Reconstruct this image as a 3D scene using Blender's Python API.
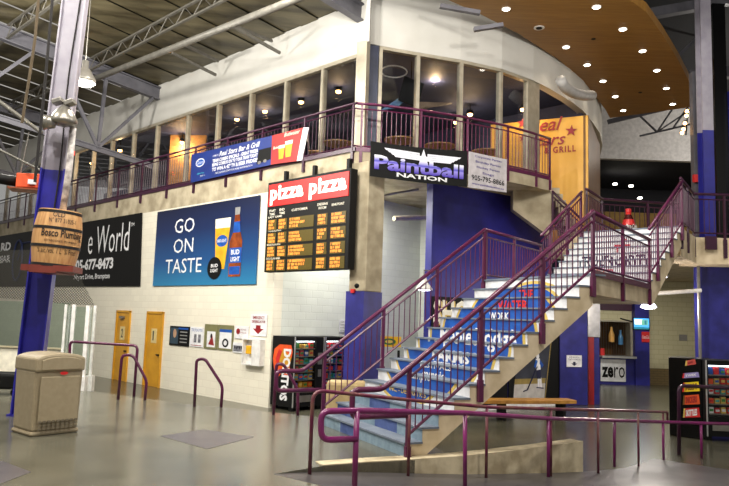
import bpy, bmesh, math, random
from math import sin, cos, pi, radians, atan, sqrt, hypot
from mathutils import Vector as V, Matrix
random.seed(7)
S = bpy.context.scene
COL = S.collection
for o in list(bpy.data.objects): bpy.data.objects.remove(o)

# ---------------------------------------------------------------- camera
FPX = 680.0; PITCH = atan(75/680.); ROLL = atan(.033); EYE = 1.7
FW = V((0, cos(PITCH), sin(PITCH))); RT = V((1, 0, 0)); UP = RT.cross(FW)
RX = RT*cos(ROLL) + UP*sin(ROLL); UY = -RT*sin(ROLL) + UP*cos(ROLL)
cd = bpy.data.cameras.new('camera'); cam = bpy.data.objects.new('camera', cd); COL.objects.link(cam)
cd.sensor_width = 36; cd.lens = 36*FPX/729; cd.clip_end = 300
cam.matrix_world = Matrix(((RX.x, UY.x, -FW.x, 0), (RX.y, UY.y, -FW.y, 0), (RX.z, UY.z, -FW.z, EYE), (0, 0, 0, 1)))
S.camera = cam
# ---------------------------------------------------------------- world, exposure
w = bpy.data.worlds.new('world'); S.world = w; w.use_nodes = True
w.node_tree.nodes['Background'].inputs[0].default_value = (1.0, .95, .88, 1)
w.node_tree.nodes['Background'].inputs[1].default_value = .32
S.view_settings.view_transform = 'Standard'; S.view_settings.look = 'None'
S.view_settings.gamma = 1; S.view_settings.exposure = 0.4; S.view_settings.use_curve_mapping = False

def ray(x, y): return FW + RX*((x-364.5)/FPX) - UY*((y-243)/FPX)
CAM = V((0, 0, EYE))
def atz(x, y, z): d = ray(x, y); return CAM + d*((z-EYE)/d.z)
def atY(x, y, Y): d = ray(x, y); return CAM + d*(Y/d.y)
def online(x, y, A, B):
    n = V((-(B[1]-A[1]), B[0]-A[0])); d = ray(x, y)
    return CAM + d*((n.x*A[0]+n.y*A[1])/(n.x*d.x+n.y*d.y))
def ramp(x, y):
    d = ray(x, y); k = .09*(.63*d.x+.777*d.y); return CAM + d*((EYE-.09*5.3)/(-d.z-k))
def rampz(x, y): return -max(0, min(.65, .09*(.63*x+.777*y-5.3)))
L = -.65; U_ = 3.92; B_ = 5.6

# ---------------------------------------------------------------- materials
def s2l(c): return tuple(((v/255)/12.92 if v/255 <= .04045 else ((v/255+.055)/1.055)**2.4) for v in c)+(1,)
MATS = {}
def mat(name, rgb, rough=.6, metal=0, rgb2=None, scale=6, det=4, bump=0, stretch=None, emit=0, spec=.5, lo=.35, hi=.65):
    if name in MATS: return MATS[name]
    m = bpy.data.materials.new(name); m.use_nodes = True; nt = m.node_tree; b = nt.nodes['Principled BSDF']
    b.inputs['Base Color'].default_value = s2l(rgb); b.inputs['Roughness'].default_value = rough
    b.inputs['Metallic'].default_value = metal; b.inputs['Specular IOR Level'].default_value = spec
    if emit: b.inputs['Emission Color'].default_value = s2l(rgb); b.inputs['Emission Strength'].default_value = emit
    tc = nt.nodes.new('ShaderNodeTexCoord'); mp = nt.nodes.new('ShaderNodeMapping')
    nt.links.new(tc.outputs['Object'], mp.inputs[0])
    if stretch: mp.inputs['Scale'].default_value = stretch[:3]; mp.inputs['Rotation'].default_value = (0, 0, stretch[3] if len(stretch) > 3 else 0)
    nz = nt.nodes.new('ShaderNodeTexNoise'); nz.inputs['Scale'].default_value = scale; nz.inputs['Detail'].default_value = det
    nt.links.new(mp.outputs[0], nz.inputs['Vector'])
    if rgb2 is None: rgb2 = tuple(max(0, v*.9) for v in rgb)
    r = nt.nodes.new('ShaderNodeValToRGB'); r.color_ramp.elements[0].position = lo; r.color_ramp.elements[1].position = hi
    r.color_ramp.elements[0].color = s2l(rgb2); r.color_ramp.elements[1].color = s2l(rgb)
    nt.links.new(nz.outputs['Fac'], r.inputs[0]); nt.links.new(r.outputs[0], b.inputs['Base Color'])
    if bump:
        bp = nt.nodes.new('ShaderNodeBump'); bp.inputs['Strength'].default_value = bump; bp.inputs['Distance'].default_value = .03
        nt.links.new(nz.outputs['Fac'], bp.inputs['Height']); nt.links.new(bp.outputs[0], b.inputs['Normal'])
    MATS[name] = m; return m
def brick(name, rgb, mortar, bw, bh, rot, rough=.6, ms=.012, rgb2=None, squash=1, off=.5, bump=.3):
    m = mat(name, rgb, rough); nt = m.node_tree; b = nt.nodes['Principled BSDF']
    tc = nt.nodes.new('ShaderNodeTexCoord')
    rx = nt.nodes.new('ShaderNodeMapping'); rx.inputs['Rotation'].default_value = (0, 0, rot)
    sp = nt.nodes.new('ShaderNodeSeparateXYZ'); cb = nt.nodes.new('ShaderNodeCombineXYZ')
    nt.links.new(tc.outputs['Object'], rx.inputs[0]); nt.links.new(rx.outputs[0], sp.inputs[0])
    nt.links.new(sp.outputs[0], cb.inputs[0]); nt.links.new(sp.outputs[2], cb.inputs[1])
    br = nt.nodes.new('ShaderNodeTexBrick'); br.inputs['Scale'].default_value = 1
    br.inputs['Brick Width'].default_value = bw; br.inputs['Row Height'].default_value = bh; br.inputs['Mortar Size'].default_value = ms
    br.inputs['Color1'].default_value = s2l(rgb); br.inputs['Color2'].default_value = s2l(rgb2 or tuple(v*.97 for v in rgb))
    br.inputs['Mortar'].default_value = s2l(mortar); br.offset = off; br.inputs['Mortar Smooth'].default_value = .3
    nt.links.new(cb.outputs[0], br.inputs['Vector']); nt.links.new(br.outputs['Color'], b.inputs['Base Color'])
    bp = nt.nodes.new('ShaderNodeBump'); bp.inputs['Strength'].default_value = bump; bp.inputs['Distance'].default_value = .005; bp.invert = True
    nt.links.new(br.outputs['Fac'], bp.inputs['Height']); nt.links.new(bp.outputs[0], b.inputs['Normal'])
    return m
def vgrad(name, stops, axis, z0, z1, rough=.4):
    """printed colour blend along one axis of the artwork (0 x, 1 y, 2 z)"""
    m = mat(name, stops[0][1], rough); nt = m.node_tree; b = nt.nodes['Principled BSDF']
    tc = nt.nodes.new('ShaderNodeTexCoord'); sp = nt.nodes.new('ShaderNodeSeparateXYZ'); nt.links.new(tc.outputs['Object'], sp.inputs[0])
    mr = nt.nodes.new('ShaderNodeMapRange'); mr.inputs['From Min'].default_value = z0; mr.inputs['From Max'].default_value = z1
    nt.links.new(sp.outputs[axis], mr.inputs[0]); r = nt.nodes.new('ShaderNodeValToRGB')
    while len(r.color_ramp.elements) < len(stops): r.color_ramp.elements.new(.5)
    for e, (p, c) in zip(r.color_ramp.elements, stops): e.position = p; e.color = s2l(c)
    nt.links.new(mr.outputs[0], r.inputs[0]); nt.links.new(r.outputs[0], b.inputs['Base Color']); return m
def glass(name, tint, refl_rough=.03, clear=.8, ior=1.5):
    m = bpy.data.materials.new(name); m.use_nodes = True; nt = m.node_tree; nt.nodes.clear()
    out = nt.nodes.new('ShaderNodeOutputMaterial'); mx = nt.nodes.new('ShaderNodeMixShader'); t = nt.nodes.new('ShaderNodeBsdfTransparent')
    g = nt.nodes.new('ShaderNodeBsdfGlossy'); g.inputs['Roughness'].default_value = refl_rough; lw = nt.nodes.new('ShaderNodeLayerWeight'); lw.inputs[0].default_value = .5
    pw = nt.nodes.new('ShaderNodeMath'); pw.operation = 'POWER'; pw.inputs[1].default_value = 4; nt.links.new(lw.outputs['Facing'], pw.inputs[0])
    fr = nt.nodes.new('ShaderNodeMath'); fr.operation = 'MULTIPLY_ADD'; f0 = ((ior-1)/(ior+1))**2; fr.inputs[1].default_value = 1-f0; fr.inputs[2].default_value = f0; nt.links.new(pw.outputs[0], fr.inputs[0])
    t.inputs[0].default_value = tint+(1,); nt.links.new(fr.outputs[0], mx.inputs[0]); nt.links.new(t.outputs[0], mx.inputs[1]); nt.links.new(g.outputs[0], mx.inputs[2])
    nt.links.new(mx.outputs[0], out.inputs[0]); MATS[name] = m; return m
def net_mat(name, rgb, scale, thick):
    m = bpy.data.materials.new(name); m.use_nodes = True; nt = m.node_tree; b = nt.nodes['Principled BSDF']
    b.inputs['Base Color'].default_value = s2l(rgb); b.inputs['Roughness'].default_value = .8
    tc = nt.nodes.new('ShaderNodeTexCoord'); br = nt.nodes.new('ShaderNodeTexBrick'); br.offset = 0; br.inputs['Scale'].default_value = scale
    br.inputs['Brick Width'].default_value = 1; br.inputs['Row Height'].default_value = 1; br.inputs['Mortar Size'].default_value = thick
    nt.links.new(tc.outputs['UV'], br.inputs['Vector']); nt.links.new(br.outputs['Fac'], b.inputs['Alpha']); MATS[name] = m; return m

CR = radians(44)
m_floor = mat('polished_concrete', (104, 101, 88), .2, 0, (88, 86, 74), 1.3, 6, .02, spec=.5)
m_floorl = mat('lower_concrete', (84, 82, 68), .22, 0, (68, 66, 54), 1.1, 6, .02)
m_ramp = mat('ramp_concrete', (84, 80, 80), .35, 0, (66, 63, 64), 1.6, 6, .04)
m_patch = mat('floor_patch', (96, 90, 92), .3, 0, (84, 80, 84), 3)
m_kerb = mat('kerb_concrete', (214, 200, 168), .85, 0, (168, 152, 122), 4, 6, .4)
m_block = brick('white_block', (232, 226, 208), (222, 215, 197), .4, .2, radians(44.2), .55)
m_block2 = brick('grey_white_block', (216, 220, 212), (206, 210, 202), .4, .2, radians(-46), .55)
m_block3 = brick('cream_block', (196, 188, 152), (176, 168, 132), .4, .2, 0, .6)
m_dry = mat('white_drywall', (196, 194, 188), .75, 0, (187, 185, 178), 1.2)
m_conc = mat('cast_concrete', (190, 178, 152), .85, 0, (150, 138, 114), 2.2, 8, .25)
m_conc2 = mat('stair_concrete', (232, 214, 182), .8, 0, (204, 184, 148), 3.5, 8, .2)
m_purple = mat('purple_paint', (92, 22, 66), .3, 0, (78, 18, 56), 8, spec=.55)
m_purple_lit = mat('lit_purple_paint', (128, 28, 100), .28, 0, (110, 22, 84), 6, spec=.6)  # brighter copy of the purple, light on the front rail put into colour
m_purpled = mat('dark_purple_paint', (58, 16, 46), .4, 0, (48, 12, 38), 8)
m_rust = mat('worn_rail_paint', (104, 30, 64), .32, .1, (120, 84, 70), 7, 6, lo=.3, hi=.6)
m_blue = mat('blue_paint', (36, 36, 132), .45, 0, (30, 30, 116), 2.5, 5)
m_bluec = mat('blue_column_paint', (38, 34, 150), .35, 0, (32, 28, 134), 5, 5)
m_blued = mat('dark_blue_paint', (46, 46, 130), .45, 0, (34, 34, 104), 3, 6)
m_steelw = mat('white_steel_paint', (160, 155, 166), .4, 0, (146, 141, 154), 4)
m_frame = mat('window_frame_metal', (176, 168, 150), .4, .3, (160, 152, 134), 5)
m_framed = mat('dark_window_post', (50, 56, 78), .4, .2)
m_beam = mat('grey_steel_beam', (98, 97, 104), .5, .1, (84, 83, 90), 3)
m_joist = mat('light_steel_joist', (104, 101, 94), .5, .2, (88, 85, 78), 6)
m_deck = mat('roof_deck_foil', (108, 100, 76), .42, .15, (44, 38, 22), 1.4, 6, .5, stretch=(.25, 1.6, 1, radians(44)), lo=.3, hi=.7)
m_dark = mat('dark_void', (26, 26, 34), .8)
m_navy = mat('navy_ceiling', (34, 44, 84), .7)
m_black = mat('black_panel', (8, 8, 8), .6, spec=.25)
m_blackg = mat('black_gloss', (8, 8, 9), .25, spec=.35)
m_white = mat('white_paint', (236, 234, 230), .5)
m_whitep = mat('white_vinyl', (238, 238, 240), .5)
m_tread = mat('grey_blue_tread', (118, 128, 142), .6, 0, (100, 110, 126), 5)
m_rblue = mat('blue_carpet_tile', (74, 92, 146), .85, 0, (64, 82, 132), 12)
m_rgrey = mat('pale_blue_carpet_tile', (132, 154, 168), .85, 0, (116, 138, 154), 12)
m_lblue = mat('logo_blue', (18, 88, 176), .4, 0, (14, 66, 150), 5)
m_gold = mat('logo_gold', (222, 190, 96), .4)
m_red = mat('logo_red', (206, 36, 38), .4)
m_redd = mat('deep_red_paint', (150, 24, 30), .45)
m_navyp = mat('navy_print', (20, 24, 60), .5)
m_yel = mat('yellow_door_paint', (206, 150, 34), .4, 0, (192, 136, 28), 3)
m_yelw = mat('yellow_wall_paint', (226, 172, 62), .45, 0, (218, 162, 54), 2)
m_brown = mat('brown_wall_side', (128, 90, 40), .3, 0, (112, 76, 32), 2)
m_maroon = mat('maroon_paint', (134, 28, 32), .5)
m_wood = mat('maple_soffit', (150, 108, 46), .5, 0, (132, 92, 36), 3, 7, stretch=(.4, 5, 1, .6))
m_plank = mat('bench_wood', (190, 140, 66), .4, 0, (160, 110, 46), 4, 6, stretch=(.5, 6, 1))
m_barrel = mat('barrel_oak', (206, 160, 106), .5, 0, (176, 128, 80), 5, 6, stretch=(4, 4, .4))
m_hoop = mat('black_hoop', (22, 18, 18), .5)
m_bin = mat('beige_plastic', (156, 142, 116), .45, 0, (148, 134, 108), 14)
m_bind = mat('dark_beige_plastic', (112, 102, 84), .6)
m_alu = mat('aluminium', (206, 206, 204), .3, .7)
m_galv = mat('galvanised', (150, 146, 138), .35, .7)
m_orange = mat('orange_enamel', (232, 84, 28), .5)
m_lit = mat('lamp_glow', (255, 248, 232), .5, emit=9)
m_litw = mat('warm_lamp_glow', (255, 190, 115), .5, emit=14)
m_litf = mat('cool_lamp_glow', (240, 235, 255), .5, emit=5)
m_led = mat('amber_led', (255, 150, 60), .5, emit=1.1)
m_ledb = mat('unlit_led_panel', (92, 78, 22), .35, 0, (80, 68, 20), 60)
m_signred = mat('backlit_red', (196, 16, 8), .5, emit=.35)
m_signw = mat('backlit_white', (250, 240, 230), .4, emit=.7)
m_rope = mat('tan_rope', (96, 82, 62), .9)
m_cable = mat('black_cable', (30, 26, 26), .8)
m_olive = mat('olive_frame', (124, 122, 82), .5)
m_beer = mat('beer_amber', (236, 176, 34), .35, 0, (220, 150, 24), 4)
m_beerd = mat('bottle_amber', (150, 70, 20), .25, 0, (110, 46, 14), 4)
m_cream = mat('cream_foam', (246, 240, 220), .5)
m_skin = mat('poster_grey', (150, 150, 156), .5, 0, (70, 70, 80), 9)
m_table = mat('table_wood', (176, 130, 74), .4)
m_chair = mat('chair_metal', (150, 140, 124), .4, .5)
m_tile = brick('brown_brick', (116, 96, 58), (84, 72, 46), .3, .1, 0, .6)
m_seat = mat('tan_stone', (196, 172, 126), .7, 0, (172, 148, 104), 5)
m_glassw = glass('window_glass', (.88, .9, .92), .02, ior=1.6)
m_glassr = glass('rink_glass', (.82, .9, .86), .03, ior=1.45)
m_glassv = glass('display_glass', (.9, .9, .9), .05, ior=1.4)
m_net = net_mat('black_net', (40, 38, 30), 1, .13)

# ---------------------------------------------------------------- mesh building
class MB:
    def __init__(s): s.v = []; s.f = []; s.m = []
    def add(s, vs, fs, mi=0):
        n = len(s.v); s.v += [V(q) for q in vs]
        for f in fs: s.f.append([i+n for i in f]); s.m.append(mi)
        return s
    def box(s, c, X, Y, Z, mi=0):
        """centre and three half vectors"""
        c, X, Y, Z = V(c), V(X), V(Y), V(Z)
        vs = [c+X*a+Y*b+Z*d for d in (-1, 1) for b in (-1, 1) for a in (-1, 1)]
        return s.add(vs, [(0, 2, 3, 1), (4, 5, 7, 6), (0, 1, 5, 4), (2, 6, 7, 3), (0, 4, 6, 2), (1, 3, 7, 5)], mi)
    def abox(s, x0, x1, y0, y1, z0, z1, mi=0):
        return s.box(((x0+x1)/2, (y0+y1)/2, (z0+z1)/2), ((x1-x0)/2, 0, 0), (0, (y1-y0)/2, 0), (0, 0, (z1-z0)/2), mi)
    def prism(s, pts, d, mi=0):
        """3D polygon extruded by vector d"""
        n = len(pts); d = V(d); pts = [V(q) for q in pts]
        return s.add(pts+[q+d for q in pts], [tuple(range(n)), tuple(range(2*n-1, n-1, -1))]+[(i, (i+1) % n, (i+1) % n+n, i+n) for i in range(n)], mi)
    def slab(s, pts, z0, z1, mi=0): return s.prism([(p[0], p[1], z0) for p in pts], (0, 0, z1-z0), mi)
    def poly(s, pts, mi=0): return s.add(pts, [tuple(range(len(pts)))], mi)
    def bar(s, a, b, w, h, mi=0, up=V((0, 0, 1))):
        a, b = V(a), V(b); d = (b-a).normalized(); x = d.cross(up)
        if x.length < .01: x = d.cross(V((0, 1, 0)))
        x.normalize(); y = x.cross(d)
        return s.box((a+b)/2, x*w/2, y*h/2, (b-a)/2, mi)
    def ibeam(s, a, b, w, h, t=.02, mi=0):
        a, b = V(a), V(b); d = (b-a).normalized(); x = d.cross(V((0, 0, 1))).normalized(); y = x.cross(d)
        s.box((a+b)/2+y*(h/2), x*w/2, y*t, (b-a)/2, mi); s.box((a+b)/2-y*(h/2), x*w/2, y*t, (b-a)/2, mi)
        return s.box((a+b)/2, x*t*.6, y*h/2, (b-a)/2, mi)
    def tube(s, pts, r, n=8, mi=0, cap=True):
        pts = [V(q) for q in pts]; rs = r if isinstance(r, (list, tuple)) else [r]*len(pts)
        prev = None; base = len(s.v)
        for i, q in enumerate(pts):
            a = pts[max(i-1, 0)]; b = pts[min(i+1, len(pts)-1)]; d = (b-a).normalized()
            if prev is None:
                x = d.cross(V((0, 0, 1)));  x = x if x.length > .05 else d.cross(V((0, 1, 0)))
            else: x = prev-d*prev.dot(d)
            x.normalize(); prev = x; y = d.cross(x)
            for k in range(n): s.v.append(q+(x*cos(2*pi*k/n)+y*sin(2*pi*k/n))*rs[i])
        for i in range(len(pts)-1):
            for k in range(n):
                s.f.append([base+i*n+k, base+i*n+(k+1) % n, base+(i+1)*n+(k+1) % n, base+(i+1)*n+k]); s.m.append(mi)
        if cap:
            s.f.append([base+k for k in range(n)][::-1]); s.m.append(mi)
            s.f.append([base+(len(pts)-1)*n+k for k in range(n)]); s.m.append(mi)
        return s
    def lathe(s, c, prof, n=16, mi=0, ax=V((0, 0, 1)), mis=None):
        c = V(c); ax = V(ax).normalized(); x = ax.cross(V((0, 1, 0.1))).normalized(); y = ax.cross(x); base = len(s.v)
        for r, z in prof:
            for k in range(n): s.v.append(c+ax*z+(x*cos(2*pi*k/n)+y*sin(2*pi*k/n))*r)
        for i in range(len(prof)-1):
            for k in range(n):
                s.f.append([base+i*n+k, base+i*n+(k+1) % n, base+(i+1)*n+(k+1) % n, base+(i+1)*n+k]); s.m.append(mis[i] if mis else mi)
        if prof[0][0] > 1e-4: s.f.append([base+k for k in range(n)][::-1]); s.m.append(mi)
        if prof[-1][0] > 1e-4: s.f.append([base+(len(prof)-1)*n+k for k in range(n)]); s.m.append(mi)
        return s
    def build(s, name, mats, parent=None, bevel=0, smooth=False, label=None):
        me = bpy.data.meshes.new(name)
        off = parent_loc(parent)
        me.from_pydata([tuple(q-off) for q in s.v], [], s.f); me.update()
        for m in (mats if isinstance(mats, (list, tuple)) else [mats]): me.materials.append(m)
        for p, i in zip(me.polygons, s.m): p.material_index = i
        bm = bmesh.new(); bm.from_mesh(me); bmesh.ops.recalc_face_normals(bm, faces=bm.faces); bm.to_mesh(me); bm.free()
        if smooth:
            for p in me.polygons: p.use_smooth = True
        o = bpy.data.objects.new(name, me); COL.objects.link(o)
        if parent: o.parent = parent
        if bevel:
            b = o.modifiers.new('bevel', 'BEVEL'); b.width = bevel; b.segments = 2; b.limit_method = 'ANGLE'; b.angle_limit = .7
        if label: o['label'] = label
        return o
def parent_loc(p):
    q = V((0, 0, 0))
    while p: q = q+p.location; p = p.parent
    return q
def tag(o, label, cat, group=None, kind=None):
    o['label'] = label; o['category'] = cat
    if group: o['group'] = group
    if kind: o['kind'] = kind
    return o
def thing(name, label, cat, loc=(0, 0, 0), group=None):
    o = bpy.data.objects.new(name, None); COL.objects.link(o); o.location = loc; o.empty_display_size = .1
    return tag(o, label, cat, group)
def struct(o, label=None):
    o['kind'] = 'structure'
    if label: o['label'] = label
    return o
def dup(root, loc, label=None, group=None):
    r = root.copy(); COL.objects.link(r); r.location = loc
    if label: r['label'] = label
    if group: r['group'] = group
    for ch in list(root.children):
        c = ch.copy(); COL.objects.link(c); c.parent = r
        for g in ch.children:
            d = g.copy(); COL.objects.link(d); d.parent = c
    return r
def fillet(pts, r, n=4):
    pts = [V(q) for q in pts]; out = [pts[0]]
    for i in range(1, len(pts)-1):
        a, b, c = pts[i-1], pts[i], pts[i+1]; u = (a-b); v = (c-b); k = min(r, u.length*.45, v.length*.45)
        p, q = b+u.normalized()*k, b+v.normalized()*k
        for j in range(n+1):
            t = j/n; out.append(p*(1-t)**2+b*2*t*(1-t)+q*t*t)
    out.append(pts[-1]); return out
# text -> flat polygons in the unit box
def textmesh(s, bold=0., shear=0., res=2, spacing=1):
    cu = bpy.data.curves.new('t', 'FONT'); cu.body = s; cu.offset = bold; cu.shear = shear; cu.resolution_u = res; cu.space_character = spacing
    o = bpy.data.objects.new('t', cu); COL.objects.link(o); dg = bpy.context.evaluated_depsgraph_get(); dg.update()
    me = bpy.data.meshes.new_from_object(o.evaluated_get(dg)); vs = [v.co.copy() for v in me.vertices]; fs = [tuple(p.vertices) for p in me.polygons]
    bpy.data.objects.remove(o); bpy.data.curves.remove(cu); bpy.data.meshes.remove(me)
    x0 = min(v.x for v in vs); x1 = max(v.x for v in vs); y0 = min(v.y for v in vs); y1 = max(v.y for v in vs)
    return [((v.x-x0)/(x1-x0), (v.y-y0)/(y1-y0)) for v in vs], fs
def addtext(mb, s, o, u, v, w, h, mi=0, **k):
    vs, fs = textmesh(s, **k); mb.add([V(o)+V(u)*a*w+V(v)*b*h for a, b in vs], fs, mi)
class Plane:
    """flat artwork surface: pt(u, v, lift)"""
    def __init__(s, o, u, v, n): s.o = V(o); s.u = V(u).normalized(); s.v = V(v).normalized(); s.n = V(n).normalized()
    def pt(s, a, b, k=0): return s.o+s.u*a+s.v*b+s.n*k
    def rect(s, mb, a0, a1, b0, b1, k=0, mi=0): mb.poly([s.pt(a0, b0, k), s.pt(a1, b0, k), s.pt(a1, b1, k), s.pt(a0, b1, k)], mi)
    def box(s, mb, a0, a1, b0, b1, k0, k1, mi=0): mb.prism([s.pt(a0, b0, k0), s.pt(a1, b0, k0), s.pt(a1, b1, k0), s.pt(a0, b1, k0)], s.n*(k1-k0), mi)
    def poly(s, mb, pts, k=0, mi=0): mb.poly([s.pt(a, b, k) for a, b in pts], mi)
    def ell(s, mb, a, b, ra, rb, k=0, mi=0, n=24, rot=0): mb.poly([s.pt(a+ra*cos(t)*cos(rot)-rb*sin(t)*sin(rot), b+ra*cos(t)*sin(rot)+rb*sin(t)*cos(rot), k) for t in [2*pi*i/n for i in range(n)]], mi)
    def star(s, mb, a, b, r, k=0, mi=0, rot=0, q=.4):
        pts = [(a+(r if i % 2 == 0 else r*q)*sin(rot+i*pi/5), b+(r if i % 2 == 0 else r*q)*cos(rot+i*pi/5)) for i in range(10)]
        c = s.pt(a, b, k); pp = [s.pt(x, y, k) for x, y in pts]; mb.add([c]+pp, [(0, i+1, (i+1) % 10+1) for i in range(10)], mi)
    def text(s, mb, t, a, b, w, h, k=0, mi=0, **kw): addtext(mb, t, s.pt(a, b, k), s.u, s.v, w, h, mi, **kw)

Z = V((0, 0, 1))
# facade frame: u grows to the left along the block wall, o is the distance out of it
F0 = V((-2.31, 17.63, 0)); FA = V((-.717, .697, 0)).normalized(); FN = V((-.697, -.717, 0)).normalized()
RD = -FN                                    # receding direction of the return wall
RN = V((.717, -.697, 0)).normalized()       # its normal, towards the recess
def fp(u, z, o=0): return F0+FA*u+FN*o+Z*z
def fpx(x, y, o=0): return online(x, y, F0+FN*o, F0+FN*o+FA)
FP = Plane(fp(0, 0), -FA, Z, FN)            # artwork on the facade: a = -u

# ================================================================ STRUCTURE
# --- floors
K = [atz(323, 466, 0), atz(370, 462.5, 0), atz(415, 460, 0), atz(460, 457, 0), atz(500, 452.8, 0), atz(540, 448, 0), atz(565, 444.6, 0), atz(583, 442, 0)]
plat = [(-40, -6), (14, -6), (14, -4.53), (-.9, 7.55), K[0], K[1], K[2], (1.15, 8.95), (.9, 10.2), (.25, 11.5), (-1.05, 12.0), (-2.34, 12.6), (-3.24, 12.95), (-5.5, 14.4), (-9, 14.9), (-40, 14.9)]
mb = MB(); mb.slab(plat, -1.0, 0)
struct(mb.build('floor', m_floor), 'polished grey concrete floor of the upper platform')
mb = MB(); mb.slab([(-45, 8), (.25, 8), (.25, 12), (12, 12.5), (45, 12.5), (45, 60), (-45, 60)], L-.3, L)
mb.slab([(1.2, 9.6), (1.5, 9.2), (12, 9.2), (12, 12.6), (.6, 12.6)], L-.25, L-.001)
struct(mb.build('floor_lower', m_floorl), 'dull olive concrete floor of the lower concourse')
# ramp surface: rows of s
mb = MB(); kerbline = [(-.9, 7.55)]+[(q.x, q.y) for q in K]+[(4.3, 11.2), (5.35, 12.6)]
ss = []
vs = []; nfar = 8; dirn = V((.777, -.63))
for (x, y) in kerbline:
    for j in range(nfar+1):
        p = V((x, y))+dirn*(j/nfar)*19; vs.append((p.x, p.y, rampz(p.x, p.y)+.001))
fs = [(i*(nfar+1)+j, i*(nfar+1)+j+1, (i+1)*(nfar+1)+j+1, (i+1)*(nfar+1)+j) for i in range(len(kerbline)-1) for j in range(nfar)]
n0 = len(vs); allv = vs+[(a, b, c-.4) for a, b, c in vs]
mb.add(allv, fs+[tuple(q+n0 for q in f) for f in fs])
# edge skirts
e = [i*(nfar+1) for i in range(len(kerbline))]
mb.add(allv, [(e[i], e[i+1], e[i+1]+n0, e[i]+n0) for i in range(len(e)-1)])
mb.add(allv, [(e[-1]+j, e[-1]+j+1, e[-1]+j+1+n0, e[-1]+j+n0) for j in range(nfar)])
struct(mb.build('floor_ramp', m_ramp), 'grey concrete ramp sloping down to the right')
# kerb wall along the ramp
mb = MB(); nrm = []
for i in range(len(K)-1):
    a, b = K[i], K[i+1]; d = (b-a).normalized(); n = V((-d.y, d.x, 0))
    za, zb = .012, .012
    A0, B0 = V((a.x, a.y, 0)), V((b.x, b.y, 0))
    mb.prism([A0+Z*(-.8)+n*0, B0+Z*(-.8), B0+Z*.012, A0+Z*.012], n*.22)
struct(mb.build('trim_1', m_kerb), 'rough pale concrete kerb beside the ramp')
# dark floor diamonds
for q, lab in (([(-30, 470), (2, 461), (31, 472), (-5, 486)], 'dark diamond inlay cut off at the lower left'), ([(160, 436), (204, 429.5), (254, 437), (207, 449)], 'dark diamond inlay in the platform floor'),):
    mb = MB(); mb.prism([atz(x, y, .001) for x, y in q], (0, 0, .002)); struct(mb.build('trim_2', m_patch), lab)
# --- block walls
mb = MB(); mb.prism([fp(0, L-.2), fp(34, L-.2), fp(34, 4.96), fp(0, 4.96)], RD*.3); struct(mb.build('wall_left', m_block), 'white painted block wall')
mb = MB(); r0 = F0+RD*.3; mb.prism([r0+Z*(L-.2), r0+RD*12+Z*(L-.2), r0+RD*12+Z*5.3, r0+Z*5.3], -RN*.25); struct(mb.build('wall_recess', m_block2), 'pale block wall receding behind the vending machines')
# recess back with pillar
a = r0+RD*5.6; mb = MB(); mb.prism([a+Z*L, a+RN*1.1+Z*L, a+RN*1.1+Z*5.3, a+Z*5.3], RD*.2); 
struct(mb.build('wall_back', m_block2), 'pale wall at the back of the recess')
# --- balcony slab
arc = [(-.28, 15.66), (.18, 15.72), (1.19, 16.0), (2.29, 16.42), (3.49, 17.06), (4.3, 17.62), (5.0, 18.2)]
pl = [fp(34, 0), fp(2.0, 0)]+[V(q+(0,)) for q in arc]+[V((5.15, 19.2, 0)), V((5.2, 30, 0)), V((-14, 40, 0))]
mb = MB(); mb.slab(pl, 5.3, B_); mb.prism([fp(34, 4.96), fp(-2.76, 4.96), fp(-2.76, 5.3), fp(34, 5.3)], RD*.55); struct(mb.build('floor_balcony', m_conc), 'raw concrete balcony slab')
# --- upper floor at the right
ed = [(6.86, 14.72), (8.05, 16.4), (20, 16.4)]
mb = MB(); mb.slab([(5.4, 16.05), (6.86, 14.72), (8.05, 16.4), (24, 16.4), (24, 32), (5.3, 32), (5.3, 17)], 3.66, U_)
for a, b, n in ((V((6.93, 14.8, 0)), V((8.05, 16.4, 0)), V((-.5, .4, 0))), (V((8.05, 16.4, 0)), V((24, 16.4, 0)), V((0, .9, 0)))):
    mb.prism([a+Z*3.28, b+Z*3.28, b+Z*3.659, a+Z*3.659], n)
struct(mb.build('floor_upper', m_conc2), 'concrete edge of the upper floor')
# --- bulkheads
mb = MB(); mb.prism([fp(30, 8.42, -.8), fp(-2.35, 8.42, -.8), fp(-2.35, 9.85, -.8), fp(30, 9.85, -.8)], RD*.2); struct(mb.build('wall_bulkhead_left', m_dry), 'white bulkhead above the left windows')
barc = [(-.02, 16.3), (.2, 16.4), (1.18, 16.75), (2.36, 17.15), (3.55, 17.7), (4.6, 18.5), (5.25, 19.15), (6.1, 20.1), (6.85, 21.1), (7.55, 22.3), (8.2, 23.5), (8.9, 25.2), (9.4, 26.9), (9.5, 28.4)]
def thick(line, z0, z1, t, mb):
    off = []
    for i, q in enumerate(line):
        a = V(line[max(0, i-1)]); b = V(line[min(len(line)-1, i+1)]); d = (b-a).normalized(); off.append(V(q)+V((-d.y, d.x))*t)
    for i in range(len(line)-1):
        mb.prism([(line[i][0], line[i][1], z0), (line[i+1][0], line[i+1][1], z0), (off[i+1].x, off[i+1].y, z0), (off[i].x, off[i].y, z0)], (0, 0, z1-z0))
mb = MB(); thick(barc, 8.5, 12.4, .25, mb)
mb.prism([V((-.02, 16.3, 8.42)), V((-.05, 15.95, 8.42)), V((-.05, 15.95, 12.4)), V((-.02, 16.3, 12.4))], FA*.12)
struct(mb.build('wall_bulkhead_curved', m_dry), 'curved white bulkhead above the corner windows')
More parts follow.
